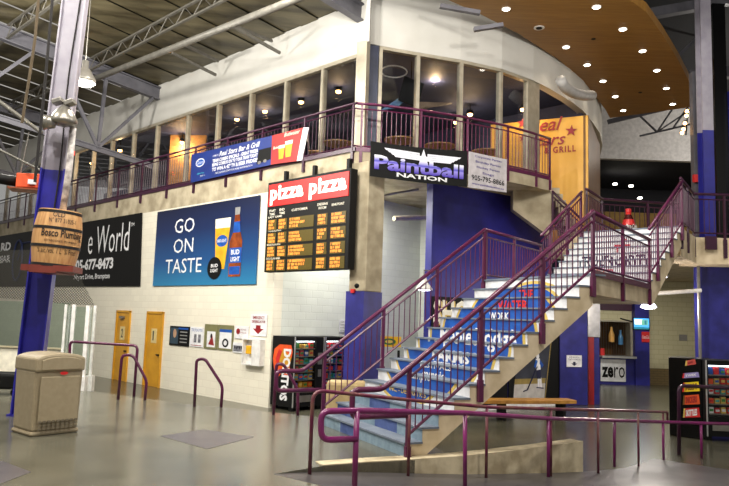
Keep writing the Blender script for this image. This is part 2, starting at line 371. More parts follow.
# --- restaurant interior shell
mb = MB(); mb.prism([fp(30, B_, -9), fp(-4, B_, -9), fp(-4, 9.4, -9), fp(30, 9.4, -9)], RD*.2); struct(mb.build('wall_restaurant', m_navy))
mb = MB(); mb.slab([fp(30, 0, -1), fp(-2.2, 0, -1), (.3, 16.7), (2.3, 17.5), (4.6, 18.9), (6.8, 21.6), (7.6, 23), (4, 28.5), (-14, 40)], 8.9, 9.1); struct(mb.build('ceiling_restaurant', m_navy))
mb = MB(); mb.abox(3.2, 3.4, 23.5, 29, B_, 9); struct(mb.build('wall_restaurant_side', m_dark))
# --- blue wall under the balcony
W0 = atY(430.5, 300, 17.5); W0.z = 0; W1 = atz(560, 405, L); W1.z = 0; WD = (W1-W0).normalized(); WN = V((WD.y, -WD.x, 0))
wl = (W1-W0).length
def wpx(x, y): return online(x, y, W0, W1)
wcut = (wpx(551, 300)-W0).dot(WD)
mb = MB(); mb.prism([W0+Z*L, W0+WD*wl+Z*L, W0+WD*wl+Z*2.7, W0+WD*wcut+Z*2.7, W0+WD*wcut+Z*5.3, W0+Z*5.3], -WN*.25)
mb.prism([W0-WN*.25+Z*L, W0-WN*.25+WD*.02+Z*L, W0-WN*.25+WD*.02+Z*5.3, W0-WN*.25+Z*5.3], V((.75, 3, 0)))
struct(mb.build('wall_blue', m_blue), 'deep blue painted wall under the balcony')
# --- yellow restaurant sign wall
YA = atY(500, 118, 21.15); YB = atY(588, 110, 19.95); YC = atY(600, 142, 23.3)
for q in (YA, YB, YC): q.z = 0
mb = MB(); yd = (YA-YB).normalized(); yn = V((yd.y, -yd.x, 0)); yn = yn if yn.y < 0 else -yn
mb.prism([YB+Z*3.95, YA+yd*.3+Z*3.95, YA+yd*.3+Z*8.0, YB+Z*8.0], -yn*.2)
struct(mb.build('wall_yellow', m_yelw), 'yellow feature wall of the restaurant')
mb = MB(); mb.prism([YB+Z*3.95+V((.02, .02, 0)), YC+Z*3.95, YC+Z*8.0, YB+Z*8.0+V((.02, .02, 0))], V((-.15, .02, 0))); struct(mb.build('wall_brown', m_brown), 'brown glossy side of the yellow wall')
# --- far upper part
mb = MB(); mb.abox(8.6, 30, 31, 31.3, 9.45, 13); struct(mb.build('wall_far_bulkhead', mat('far_white', (206, 202, 200), .8)))
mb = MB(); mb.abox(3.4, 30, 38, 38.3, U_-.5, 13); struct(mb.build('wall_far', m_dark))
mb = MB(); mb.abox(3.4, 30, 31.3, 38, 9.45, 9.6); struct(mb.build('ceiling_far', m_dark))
mb = MB(); mb.abox(3.4, 24, 32, 38, 3.66, U_); struct(mb.build('floor_far', m_floorl))
# --- roof
def roofz(s): return 9.82+.1*s
mb = MB()
def rp(u, s): return F0+FN*(s-.8)+FA*u+Z*roofz(s)
NN = 60
for i in range(NN):                      # corrugated deck, ribs run down the slope
    u0 = 32-i*.72; h = .04 if i % 2 else 0
    mb.add([rp(u0, 0)+Z*h, rp(u0-.72, 0)+Z*h, rp(u0-.72, 26)+Z*h, rp(u0, 26)+Z*h], [(0, 1, 2, 3)])
struct(mb.build('ceiling', m_deck), 'foil faced roof deck')
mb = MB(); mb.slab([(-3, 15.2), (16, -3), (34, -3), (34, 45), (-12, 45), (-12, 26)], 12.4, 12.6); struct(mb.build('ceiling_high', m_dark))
# --- maple soffit
si = [(-3.2, 14.2), (-.8, 14.6), (.6, 15.1), (1.85, 15.88), (2.75, 16.59), (4.01, 17.72), (5.59, 19.45), (7.09, 21.49), (8.54, 23.9), (9.1, 24.95)]
so = [(11.43, 23.35), (10.95, 22.3), (10.0, 20.65), (8.99, 19.15), (7.76, 17.42), (6.82, 16.17), (6.18, 15.58), (5.2, 14.8), (3.6, 13.8), (1.5, 12.9), (-1, 12.2)]
mb = MB(); mb.slab(si+so, 9.5, 9.75); mb2 = mb
soff = struct(mb.build('ceiling_soffit', m_wood), 'curved maple veneer soffit with downlights')

# --- windows, left run
mu = [28.2, 26.5, 24.9, 23.2, 21.5, 19.9, 18.3, 16.65, 15.02, 13.32, 11.67, 9.9, 8.15, 6.1, 4.3, 2.55, .9, -.65, -2.2]
for i in range(len(mu)-1):
    mb = MB(); a, b = mu[i], mu[i+1]
    mb.prism([fp(a, B_, -.75), fp(a, 8.42, -.75), fp(a-.09, 8.42, -.75), fp(a-.09, B_, -.75)], RD*.16)
    mb.prism([fp(a-.09, 8.32, -.75), fp(a-.09, 8.42, -.75), fp(b, 8.42, -.75), fp(b, 8.32, -.75)], RD*.14)
    mb.prism([fp(a-.09, B_, -.75), fp(a-.09, B_+.1, -.75), fp(b, B_+.1, -.75), fp(b, B_, -.75)], RD*.14)
    if i == len(mu)-2: mb.prism([fp(b, B_, -.75), fp(b, 8.42, -.75), fp(b-.1, 8.42, -.75), fp(b-.1, B_, -.75)], RD*.16)
    o = struct(mb.build('window_%d' % (i+1), m_frame))
    mb = MB(); mb.prism([fp(a-.09, B_+.1, -.8), fp(b, B_+.1, -.8), fp(b, 8.32, -.8), fp(a-.09, 8.32, -.8)], RD*.012); mb.build('window_pane', m_glassw, o)
# --- windows, curved run
wa = [(.22, 16.42), (1.19, 16.76), (2.36, 17.16), (3.52, 17.69), (4.42, 18.38)]
for i in range(4):
    a, b = V(wa[i]+(0,)), V(wa[i+1]+(0,)); d = (b-a).normalized(); n = V((-d.y, d.x, 0)); mb = MB()
    mb.prism([a+Z*B_, a+Z*8.5, a+d*.09+Z*8.5, a+d*.09+Z*B_], n*.16)
    for z0, z1 in ((B_, B_+.1), (8.42, 8.5)): mb.prism([a+d*.09+Z*z0, b+Z*z0, b+Z*z1, a+d*.09+Z*z1], n*.14)
    o = struct(mb.build('window_%d' % (19+i), m_frame))
    mb = MB(); mb.prism([a+d*.09+n*.05+Z*(B_+.1), b+n*.05+Z*(B_+.1), b+n*.05+Z*8.42, a+d*.09+n*.05+Z*8.42], n*.012); mb.build('window_pane', m_glassw, o)
mb = MB(); q = V((4.42, 18.38, 0)); mb.slab([(4.42, 18.38), (4.85, 18.8), (4.75, 18.95), (4.32, 18.5)], B_, 8.5); struct(mb.build('trim_3', m_frame), 'wide grey post ending the corner windows')
mb = MB(); mb.slab([(-.02, 16.38), (.2, 16.42), (.16, 16.6), (-.06, 16.56)], B_, 8.5); struct(mb.build('trim_4', m_framed), 'dark blue window corner post')
mb = MB(); mb.slab([(-.35, 16.1), (-.1, 15.98), (-.02, 16.1), (-.27, 16.24)], B_, 8.45); struct(mb.build('trim_5', m_frame), 'pale corner post of the windows')

# --- doors in the left wall
for i, (px, num) in enumerate((((8.5, 7.52), '2'), ((6.4, 5.38), '1'))):
    a, b = px; mb = MB(); FP.box(mb, -a+.05, -b-.05, L, 1.62, .0, .03)
    d = struct(mb.build('door_%d' % (i+1), m_yel, bevel=.008), 'yellow steel door numbered %s in the white wall' % num)
    mb = MB(); FP.box(mb, -a, -a+.06, L, 1.68, 0, .06); FP.box(mb, -b-.06, -b, L, 1.68, 0, .06); FP.box(mb, -a, -b, 1.62, 1.69, 0, .06); mb.build('door_frame', m_yel, d)
    mb = MB(); FP.box(mb, -b-.2, -b-.12, .32, .37, .03, .09); FP.box(mb, -b-.24, -b-.12, .34, .36, .08, .1); mb.build('door_handle', m_blackg, d)
    mb = MB(); FP.box(mb, -(a+b)/2-.17, -(a+b)/2+.17, .7, 1.15, .03, .035); mb.build('number_plate', mat('plate_cream', (222, 200, 140), .5), d)
    mb = MB(); FP.text(mb, num, -(a+b)/2-.08, .78, .14 if num == '2' else .08, .3, .037, bold=.02); mb.build('lettering', mat('grey_ink', (90, 84, 70), .6), d)
    if num == '2':
        mb = MB(); FP.box(mb, -a+.35, -a+.6, 1.42, 1.5, .03, .12); mb.build('door_closer', m_galv, d)
# --- zero concession and far right wall
YZ = 28.6
def zp(x, y, dy=0): return atY(x, y, YZ+dy)
PZ = Plane((0, YZ, 0), (1, 0, 0), Z, (0, -1, 0))
zx = lambda x, y=340: zp(x, y).x
mb = MB(); PZ.box(mb, zx(643), 26, L, 3.65, -.3, 0); struct(mb.build('wall_right', m_block3), 'cream block wall beyond the vending machines')
mb = MB(); PZ.box(mb, zx(643), zx(700), L, .02, 0, .05); struct(mb.build('baseboard_right', m_tile), 'brown brick base of the cream wall')
mb = MB(); PZ.box(mb, zx(629.5), zx(643.3), L, 2.75, -.3, .6); struct(mb.build('wall_pilaster', m_blue), 'blue pilaster beside the serving window')
mb = MB(); x0, x1 = zx(590), zx(629.5)
PZ.box(mb, x0-1, x1, L, .42, -.3, .5, 0); PZ.box(mb, x0-1, x1, 2.35, 3.3, -.3, .3, 1); PZ.box(mb, x0-1, x1, 1.95, 2.35, -.3, .25, 2)
PZ.box(mb, x0-1.5, x1+.02, .42, 2.35, -2.2, -2.0, 3); PZ.box(mb, x1, x1+.1, .42, 2.35, -2.2, -.3, 3); PZ.box(mb, x0-1.5, x1+.1, 2.35, 2.4, -2.2, -.3, 3)
struct(mb.build('wall_serving', [m_blue, mat('dark_maroon', (64, 24, 50), .6), m_block3, m_brown]), 'serving counter wall with dark maroon header')

# ================================================================ RAILINGS
def railing(name, label, base, h, posts, mats=None, bal=.125, rt=.034, inset=0., foot=.3, postw=.046, ext0=None, ext1=None, subs=.13, botr=.1, group=None, baluster_limit=100, top_r=None, kick=False):
    """base: polyline along nose/slab edge; posts: distances along it"""
    m = mats or m_purple
    base = [V(q) for q in base]; root = thing(name, label, 'railing', base[0], group)
    segs = []; d0 = 0
    for i in range(len(base)-1): l = (base[i+1]-base[i]).length; segs.append((d0, l, base[i], base[i+1])); d0 += l
    tot = d0
    def at(d):
        for (s, l, a, b) in segs:
            if d <= s+l+1e-6: return a+(b-a)*((d-s)/l), (b-a)/l
        return base[-1], (base[-1]-base[-2]).normalized()
    top = [q+Z*h for q in base]
    full = (list(ext0) if ext0 else [])+top+(list(ext1) if ext1 else [])
    MB().tube(fillet(full, .08, 3), top_r or rt, 8).build('top_rail', m, root, smooth=True)
    MB().tube([q+Z*(h-subs) for q in base], .017, 6).build('middle_rail', m, root)
    MB().tube([q+Z*botr for q in base], .02, 6).build('bottom_rail', m, root)
    if kick:
        b = MB()
        for (s0, l, a, c) in segs: b.bar(a+Z*.02, c+Z*.02, .03, .1)
        b.build('base_channel', m, root)
    for d in posts:
        q, _ = at(d); dd = V((_.x, _.y, 0)).normalized()
        b = MB(); b.box(q+Z*((h-foot)/2), dd*postw/2, V((-dd.y, dd.x, 0))*postw/2, Z*(h+foot)/2)
        if foot > .05: b.box(q-Z*(foot*.5+.02), dd*postw*.8, V((-dd.y, dd.x, 0))*postw*.6, Z*foot*.45)
        b.build('post', m, root)
    n = int(tot/bal); items = []
    for i in range(1, n):
        d = i*tot/n
        if min([abs(d-p) for p in posts]+[9]) < .05: continue
        q, _ = at(d); items.append(q)
    items.sort(key=lambda q: (q-CAM).length)
    for q in items[:baluster_limit-1]: MB().tube([q+Z*botr, q+Z*(h-subs)], .009, 5, cap=False).build('baluster', m, root)
    if items[baluster_limit-1:]:
        b = MB()
        for q in items[baluster_limit-1:]: b.tube([q+Z*botr, q+Z*(h-subs)], .009, 4, cap=False)
        b.build('baluster', m, root)['kind'] = 'stuff'
    return root

# --- lower flight
d1 = V((sin(1.11), cos(1.11), 0)); w1 = V((-cos(1.11), sin(1.11), 0)); N0 = V((.595, 8.678, 0)); W1_ = 2.588; NR = 14; RZ = 2.462/NR; RR = 3.11/(NR-1); HL = 2.462
d2 = V((sin(.741), cos(.741), 0)); w2 = V((-cos(.741), sin(.741), 0)); P2 = V((5.505, 13.153, HL)); W2_ = 2.213; NR2 = 9; RZ2 = (U_-HL)/NR2; RR2 = 2.008/(NR2-1)
stair = thing('staircase', 'wide concrete staircase with mural risers climbing right from the platform to the upper floor', 'staircase', N0)
def flight(o, d, w, W, n, rz, rr, name, zbot, under):
    prof = [(0, zbot)]
    for k in range(n): prof += [(k*rr, (k)*rz), (k*rr, (k+1)*rz)]
    prof[0] = (0.0, 0.0); prof = prof[1:] if prof[0] == prof[1] else prof
    top = ((n-1)*rr+.02, n*rz); prof.append(top); prof.append((top[0]+.0, n*rz-under*.9)); prof.append((under*.55 if zbot is not None else .0, 0.0 if zbot == 0 else -under*.62))
    if zbot != 0: prof.append((0, -under*.62))
    b = MB(); b.prism([o+d*a+Z*z for a, z in prof], w*W); return b
fl = flight(N0, d1, w1, W1_, NR, RZ, RR, 'f', 0, .52).build('flight', m_conc2, stair, label='cast concrete flight with sloping underside')
fl2 = flight(P2, d2, w2, W2_, NR2, RZ2, RR2, 'f', 1, .5).build('flight', m_conc2, stair, label='upper concrete flight')
N1 = N0+d1*3.11+Z*HL; F1 = N1+w1*W1_; Q2 = P2+w2*W2_; N2 = P2+d2*2.008+Z*(U_-HL); F2 = N2+w2*W2_
mb = MB(); mb.slab([N1, P2, Q2, F1], HL-.3, HL-.002); mb.build('landing', m_conc2, stair)
mb = MB(); mb.slab([N1+(P2-N1)*.01, P2, Q2, F1], HL-.002, HL+.012); mb.build('landing_surface', m_tread, stair)
# mural pieces cut per riser
def mural(o, d, w, W, n, rz, rr, layers, k0=0, k1=None):
    """layers: (verts2d(u from the far left edge, v height), faces, material index)"""
    out = []
    for k in range(k0, k1 or n):
        bmx = MB(); v0, v1 = k*rz, (k+1)*rz-.022
        for li, (vs, fs, mi) in enumerate(layers):
            bm = bmesh.new(); bv = [bm.verts.new((a, b, 0)) for a, b in vs]
            for f in fs:
                try: bm.faces.new([bv[i] for i in f])
                except ValueError: pass
            for y, no in ((v0+.002, (0, -1, 0)), (v1, (0, 1, 0))):
                g = list(bm.verts)+list(bm.edges)+list(bm.faces)
                bmesh.ops.bisect_plane(bm, geom=g, plane_co=(0, y, 0), plane_no=no, clear_outer=True)
            if bm.faces:
                bm.verts.index_update()
                bmx.add([o+d*(k*rr-.004-.0015*li)+w*(W-v.co.x)+Z*v.co.y for v in bm.verts], [[v.index for v in f.verts] for f in bm.faces], mi)
            bm.free()
        out.append(bmx)
    return out
def lrect(a0, a1, b0, b1, mi): return ([(a0, b0), (a1, b0), (a1, b1), (a0, b1)], [(0, 1, 2, 3)], mi)
def lell(a, b, ra, rb, mi, n=48): return ([(a+ra*cos(2*pi*i/n), b+rb*sin(2*pi*i/n)) for i in range(n)], [tuple(range(n))], mi)
def ltext(t, a0, a1, b0, b1, mi, **k):
    vs, fs = textmesh(t, **k); return ([(a0+(a1-a0)*x, b0+(b1-b0)*y) for x, y in vs], fs, mi)
# u measured from far-left edge = W - distance from the near edge
lay = [lrect(0, W1_, 0, 3, 0), lell(1.3, 1.42, 1.25, .98, 1), lell(1.3, 1.42, 1.19, .93, 2),
       ltext('Maple Lodge', .38, 2.36, 1.27, 1.60, 3, bold=.02),
       ltext('FARMS', .9, 1.9, 1.08, 1.24, 3, bold=.04), ltext('FESTIVALS', .95, 1.8, .98, 1.07, 3, bold=.02),
       ltext('campio', 1.0, 1.65, .78, .95, 3, bold=.02, shear=.2), ltext('INC. - DEPUIS 1955', .85, 1.9, .62, .7, 1, bold=.01),
       ltext('THE', 1.25, 1.6, 2.1, 2.24, 4, bold=.03), ltext('WATER', 1.0, 1.75, 1.9, 2.06, 4, bold=.03), ltext('WORK', 1.1, 1.6, 1.74, 1.86, 3, bold=.03)]
pieces = mural(N0, d1, w1, W1_, NR, RZ, RR, lay, 3)
steps = []
for k in range(NR):
    b = MB(); o = N0+d1*(k*RR)+Z*((k+1)*RZ); dep = RR+.03 if k < NR-1 else .3
    b.box(o+d1*(dep/2-.03)+w1*W1_/2-Z*.01, d1*dep/2, w1*(W1_/2+.015), Z*.012)
    t = b.build('tread', m_tread, stair)
    if k >= 3: pieces[k-3].build('riser_mural', [m_whitep, m_gold, m_lblue, m_whitep, m_red], t)
    else:
        b = MB(); ns = 4
        for j in range(ns):
            o = N0+d1*(k*RR-.004)+w1*(W1_*j/ns)+Z*(k*RZ); b.prism([o, o+w1*W1_/ns, o+w1*W1_/ns+Z*(RZ-.03), o+Z*(RZ-.03)], d1*.003, (j+k) % 2 if j else 1)
        b.build('carpet_tiles', [m_rblue, m_rgrey], t)
lay2 = [lrect(0, W2_, 0, 3, 0), ltext('TRUENORTH', .42, 1.95, .50, .76, 1, bold=.02), ltext('CLUB', .9, 1.35, .3, .42, 2, bold=.02),
        lrect(1.1, 1.14, .85, 1.2, 2), lrect(.95, 1.3, .98, 1.05, 2)]
pieces = mural(P2, d2, w2, W2_, NR2, RZ2, RR2, lay2, 0)
for k in range(NR2):
    b = MB(); o = P2+d2*(k*RR2)+Z*((k+1)*RZ2); dep = RR2+.03 if k < NR2-1 else .12
    b.box(o+d2*(dep/2-.03)+w2*W2_/2-Z*.01, d2*dep/2, w2*(W2_/2+.015), Z*.012)
    t = b.build('tread', m_tread, stair); pieces[k].build('riser_mural', [m_whitep, m_navyp, m_red], t)
# lower side skirting blue on near bottom steps is plain concrete; railings of the lower flight
hh = .93
def noseline(a, b, o=0): return a+Z*RZ*1.0, b
near0 = N0+Z*RZ-w1*.045; near1 = N1-w1*.045; Pn = P2+w2*-.045+Z*0
def ext(base, t1, t2, h, z1, z2):
    """bottom terminal: horizontal run with a return loop"""
    p0 = base-Z*RZ; A = V((p0.x, p0.y, 0))
    return [A-d1*.02+Z*z2, A-d1*t2+Z*z2, A-d1*t2+Z*z1, A-d1*t1+Z*z1]
L1 = (near1-near0).length; Lx = (P2-N1).length
railing('stair_railing', 'near purple railing of the lower flight and landing, with looped lower end', [near0, near1], hh, [.0, 1.35, 2.65, L1-.02], ext0=ext(near0, .38, .78, hh, .84, .52), foot=.32, rt=.036, ext1=None, mats=m_purple)
railing('stair_railing', 'purple railing along the front edge of the stair landing', [N1+V((.0, -.03, 0)), P2+V((.04, -.03, 0))], hh, [.05, 1.75, Lx-.03], foot=.34, kick=True)
railing('stair_railing', 'near purple railing of the upper flight above the white steps', [P2-w2*.045+Z*RZ2, N2-w2*.045], .98, [.55, 1.55, 2.35], foot=.3)
far0 = N0+w1*(W1_+.045)+Z*RZ; far1 = F1+w1*.045
railing('stair_railing', 'far purple railing of the lower flight against the blue wall', [far0, far1], hh, [0, 1.3, 2.6, L1-.02], ext0=ext(far0, .38, .8, hh, .84, .54), foot=.3)
F1b = F1+w1*.05; Q2b = Q2+w2*.045
railing('stair_railing', 'purple railing on the back edge of the landing before the blue wall', [F1b, Q2b], hh, [.05, 1.35, (Q2b-F1b).length-.02], foot=.1)
railing('stair_railing', 'far purple railing of the upper flight beside the yellow wall', [Q2b+Z*RZ2, F2+w2*.045], .98, [.5, 1.5, 2.35], foot=.3)
# upper floor guards
railing('guard_railing', 'purple guard railing turning from the stair top to the right column', [(6.9, 14.68, U_), (8.0, 16.36, U_), (13, 16.36, U_)], 1.06, [.03, .95, 2.0, 2.75, 4.3], foot=.5, mats=m_purpled)
railing('guard_railing', 'dark guard railing behind the red bottle on the upper floor', [(5.32, 16.2, U_), (6.15, 17.45, U_), (8.6, 17.9, U_)], 1.06, [.05, 1.5, 2.8], foot=.02, mats=m_purpled, bal=.14)
# third flight up to the balcony
T0 = V((5.2, 17.1, U_)); T1 = V((3.75, 18.55, B_)); 
td = V((T1.x-T0.x, T1.y-T0.y, 0)); tl = td.length; td.normalize(); tw = V((td.y, -td.x, 0)); tw = tw if tw.y > 0 else -tw
mb = MB()
cp = [atY(x, y, 18.3) for x, y in ((513, 184), (552, 180), (552, 238.5), (513, 209.5))]
mb.prism(cp, (0, .3, 0))
bstair = tag(mb.build('balcony_stair', m_conc), 'concrete side of the short stair dropping from the balcony end', 'staircase')
for k in range(9):
    q = atY(554+k*3.0, 0, 18.5); z = B_-(k+1)*.168
    mb = MB(); mb.box((q.x, 18.9, z-.1), (.14, 0, 0), (0, .5, 0), (0, 0, .1)); mb.build('step', m_conc, bstair)
a = atY(552, 191, 18.2); b = atY(584, 222, 18.2)
railing('stair_railing', 'short purple railing slanting down from the balcony end by the yellow wall', [a-Z*.95, b-Z*.95], .95, [.02, .6, 1.1], foot=.1, mats=m_purpled, bal=.1)

# balcony railing
bp = [fp(32, B_+.02, .03), fp(-2.85, B_+.02, .03)]
railing('balcony_railing', 'long purple balcony railing running along the block wall to the corner', bp, 1.13, [32-u for u in [30, 28, 26, 24, 22, 20, 18, 16.2, 14.4, 12.6, 10.9, 9.1, 7.4, 5.7, 4.1, 2.4, .75, -1.0, -2.75]], foot=.3, bal=.14, mats=m_purpled, kick=True)
cpts = [V(q+(B_+.02,)) for q in arc]
tl_ = sum((cpts[i+1]-cpts[i]).length for i in range(len(cpts)-1))
railing('balcony_railing', 'curved purple balcony railing above the blue wall', cpts, 1.13, [.12, 1.6, 2.9, 4.2, 5.3, tl_-.03], foot=.3, bal=.12, mats=m_purple, kick=True)

# --- foreground ramp rails (pipe)
def post_on(x, yb, yt=None):
    b = ramp(x, yb); return b, (atY(x, yt, b.y) if yt else None)
fr = [(465, 487, 413), (548.4, 477, 418.5), (614.4, 467, 420.5), (663, 460, 422), (701, 457.5, 423.2), (733, 455.5, 424)]
root = thing('ramp_railing', 'purple pipe railing at the front, coloured as brightly lit, with looped left end', 'railing', ramp(465, 487))
tops = []
for x, yb, yt in fr:
    b, t = post_on(x, yb, yt)
    if x > 650: t = atY(x, yt, {663: 12.5, 701: 12.8, 733: 13.0}[x]); b = t
    tops.append(t); MB().tube([V((b.x, b.y, rampz(b.x, b.y))), t], .024, 10).build('post', m_purple_lit, root, smooth=True)
# left part: same straight line continued to the looped end at x=357
dl = (tops[0]-tops[1]); dl = V((dl.x, dl.y, 0)).normalized()
pe = atY(357, 410.5, 6.55); pl_ = atY(321, 413, 6.35); pl2 = atY(321, 440, 6.35); pr2 = atY(357, 439, 6.55)
path = fillet([pr2, pl2, pl_+Z*.015, pe, tops[0]], .09, 4)+tops[1:]
MB().tube(path, .029, 10).build('top_rail', m_purple_lit, root, smooth=True)
MB().tube([V((pe.x, pe.y, 0)), pe], .027, 10).build('post', m_purple_lit, root, smooth=True)
br = [(313, 469.6, 390), (410, 470, 400), (487, 472, 407), (551, 471, 409), (598, 468, 410), (638, 461, 411), (663, 456, 412)]
root = thing('ramp_railing', 'worn thinner pipe railing beside the kerb, behind the front one', 'railing', ramp(313, 469.6))
bt = []; bY = [7.75, 8.28, 8.72, 9.4, 10.2, 11.5, 12.5]
for (x, yb, yt), Y in zip(br, bY):
    t = atY(x, yt, Y); bt.append(t)
    if x > 313: MB().tube([V((t.x, t.y, rampz(t.x, t.y))), t], .019, 8).build('post', m_rust, root, smooth=True)
b0 = bt[0]
e1 = bt[-1]+(bt[-1]-bt[-2]).normalized()*.25
MB().tube(fillet([V((b0.x, b0.y, rampz(b0.x, b0.y))), bt[0], bt[1]], .14, 5)+bt[2:]+[e1, e1-Z*.15, ], .022, 9).build('top_rail', m_rust, root, smooth=True)
# far right rail at the vending machines
b, t = atz(679, 455, L), None; t = atY(679, 385.5, b.y); t2 = atY(745, 389, b.y+.3)
root = thing('guard_railing', 'tall plum pipe railing in front of the candy machines at right', 'railing', b)
MB().tube(fillet([b, t, t2], .12, 5), .035, 10).build('top_rail', m_purpled, root, smooth=True)
MB().tube([V((t2.x-.1, t2.y, L)), t2-V((.1, 0, 0))], .03, 8).build('post', m_purpled, root, smooth=True)
# small slanting handrails at the platform edge
def handrail(label, pts, Yb, r=.028):
    q = [atY(x, y, Yb) for x, y in pts]
    o = MB().tube(fillet(q, .09, 4), r, 10).build('handrail', m_purple, smooth=True); return tag(o, label, 'railing')
def yfor(x, y, z=0): return atz(x, y, z).y
y = yfor(118, 399.6); handrail('small slanted purple handrail nearest the yellow doors', [(118, 399.6), (122, 355), (133, 355), (146.8, 381), (144.7, 401)], y)
y = yfor(194.3, 406.8); handrail('small slanted purple handrail standing alone below the posters', [(194.3, 406.8), (196.6, 359.5), (205, 358.7), (222.6, 386), (221, 407.5)], y)
y = yfor(273, 415); handrail('small slanted purple handrail in front of the vending machines', [(273.3, 415), (276.5, 364), (283.5, 364), (298, 390), (297.6, 415.5)], y)
y = yfor(133.8, 396.7); handrail('long low purple rail reaching left toward the rink glass', [(69, 385), (70, 341.5), (137.6, 345.7), (133.8, 396.7)], y)

# ================================================================ COLUMNS
# steel column at left
cb = atY(32.5, 351, 11); ct = atY(75.5, 0, 11); dv = (ct-cb); 
def cpnt(z): return cb+dv*((z-cb.z)/dv.z)
def isec(mb, z0, z1, mi):
    a, b = cpnt(z0), cpnt(z1); W_, D_, t = .185, .15, .022
    xx = V((.97, .24, 0)); yy = V((-.24, .97, 0))
    for sx in (-1, 1):
        mb.prism([a+xx*(sx*W_-t*sx)-yy*D_, a+xx*sx*W_-yy*D_, a+xx*sx*W_+yy*D_, a+xx*(sx*W_-t*sx)+yy*D_], b-a, mi)
    mb.prism([a-xx*W_-yy*.015, a+xx*W_-yy*.015, a+xx*W_+yy*.015, a-xx*W_+yy*.015], b-a, mi)
root = thing('steel_column', 'tall steel column at left, blue below and white above, behind the trash can', 'column', (cpnt(0).x, cpnt(0).y, 0))
mb = MB(); isec(mb, 0.02, 3.95, 0); mb.build('lower_shaft', m_bluec, root, label='glossy blue lower shaft')
mb = MB(); isec(mb, 3.95, 10.6, 0); mb.build('upper_shaft', m_steelw, root, label='white upper shaft')
mb = MB(); q = cpnt(0); mb.abox(q.x-.2, q.x+.2, q.y-.18, q.y+.18, 0, .03); mb.build('base_plate', m_bluec, root)
mb = MB(); mb.tube([cpnt(z)+V((.09+.02*sin(z*2), -.06, 0)) for z in [3.2+.4*i for i in range(18)]], .012, 6); mb.build('conduit', m_cable, root)
# white wrapped pipe
qa = atY(73, 128, 10.7); qb = atY(62, 216, 10.7)
tag(MB().tube([qa, (qa+qb)/2+V((.02, 0, 0)), qb], .055, 8).build('wrapped_pipe', mat('mottled_white_wrap', (210, 204, 200), .7, 0, (120, 112, 112), 9, 8), smooth=True), 'mottled white wrapped pipe running down the column above the barrel', 'pipe')
# fixture on column
root = thing('camera_cluster', 'galvanised bracket with two small boxes and a dome on the white column shaft', 'camera', atY(64, 112, 10.6))
mb = MB()
for x in (58, 70):
    q = atY(x, 101.5 if x == 58 else 103, 10.5); mb.box(q, (.08, -.02, .02), (0, .08, 0), (-.01, 0, .035))
mb.build('mounting_box', m_galv, root, bevel=.01)
mb = MB(); q = atY(63.5, 124, 10.5); mb.lathe(q, [(.0, -.02), (.2, 0), (.21, .05), (.17, .14), (.1, .24), (.05, .3), (0, .31)], 18); mb.build('dome', m_galv, root, smooth=True)
mb = MB(); q = atY(57, 122, 10.45); mb.lathe(q, [(.02, 0), (.1, .04), (.12, .2), (.0, .22)], 14, ax=V((-.9, -.2, -.1))); mb.build('horn', m_galv, root, smooth=True)
mb = MB(); q = atY(64, 108, 10.55); mb.tube([q-Z*.1, q+Z*.12], .03, 8); mb.build('stem', m_galv, root)
# barrel
bc = atY(57, 238.5, 10.5); up_ = V((.06, 0, 1)).normalized(); BH = .86; BR = .305
root = thing('barrel', 'oak barrel with black hoops and lettering fixed to the blue column', 'barrel', bc-up_*BH/2)
prof = []; NB = 20
for i in range(NB+1):
    t = i/NB; prof.append((BR+.05*sin(pi*t), (t-.5)*BH))
mb = MB(); mb.lathe(bc, [(0, -BH/2)]+prof+[(0, BH/2)], 36, ax=up_); mb.build('staves', m_barrel, root, smooth=False)
for t in (.01, .34, .66, .955):
    z0 = (t-.5)*BH; mb = MB(); r = BR+.05*sin(pi*max(t, .03))+.008; mb.lathe(bc, [(r-.02, z0-.02), (r, z0-.02), (r, z0+.022), (r-.02, z0+.022)], 36, ax=up_); mb.build('hoop', m_hoop, root)
def wraptext(mb, s, zc, w, h, ang0, **k):
    vs, fs = textmesh(s, res=2, **k); ax = up_; tocam = (CAM-bc); tocam -= ax*tocam.dot(ax); tocam.normalize(); side = ax.cross(tocam)
    out = []
    for a, b in vs:
        z = zc+(b-.5)*h; t = z/BH+.5; r = BR+.05*sin(pi*t)+.006; an = ang0+(a-.5)*w/r
        out.append(bc+ax*z+(tocam*cos(an)+side*sin(an))*r)
    mb.add(out, fs)
mb = MB(); wraptext(mb, 'OLD', .345, .17, .075, -.05); wraptext(mb, 'N\u00b0 877 31035-1', .255, .4, .07, .15)
wraptext(mb, 'Bosco Plumbing', .04, .66, .15, .25, bold=.02); wraptext(mb, 'ESTABLISHED PLUMBING', -.06, .5, .03, .2)
wraptext(mb, '% alc./vol. 1 L  % Proof', -.21, .62, .08, .1); mb.build('lettering', m_hoop, root)
mb = MB(); q = bc-up_*(BH/2+.05); mb.box(q, (.37, .05, 0), (-.05, .3, 0), (0, 0, .045)); mb.box(q-Z*.02, (.18, .05, 0), (0, .33, 0), (0, 0, .05)); 
tag(mb.build('barrel_shelf', mat('red_brown_steel', (118, 44, 32), .5)), 'red brown steel shelf under the oak barrel on the column', 'shelf')
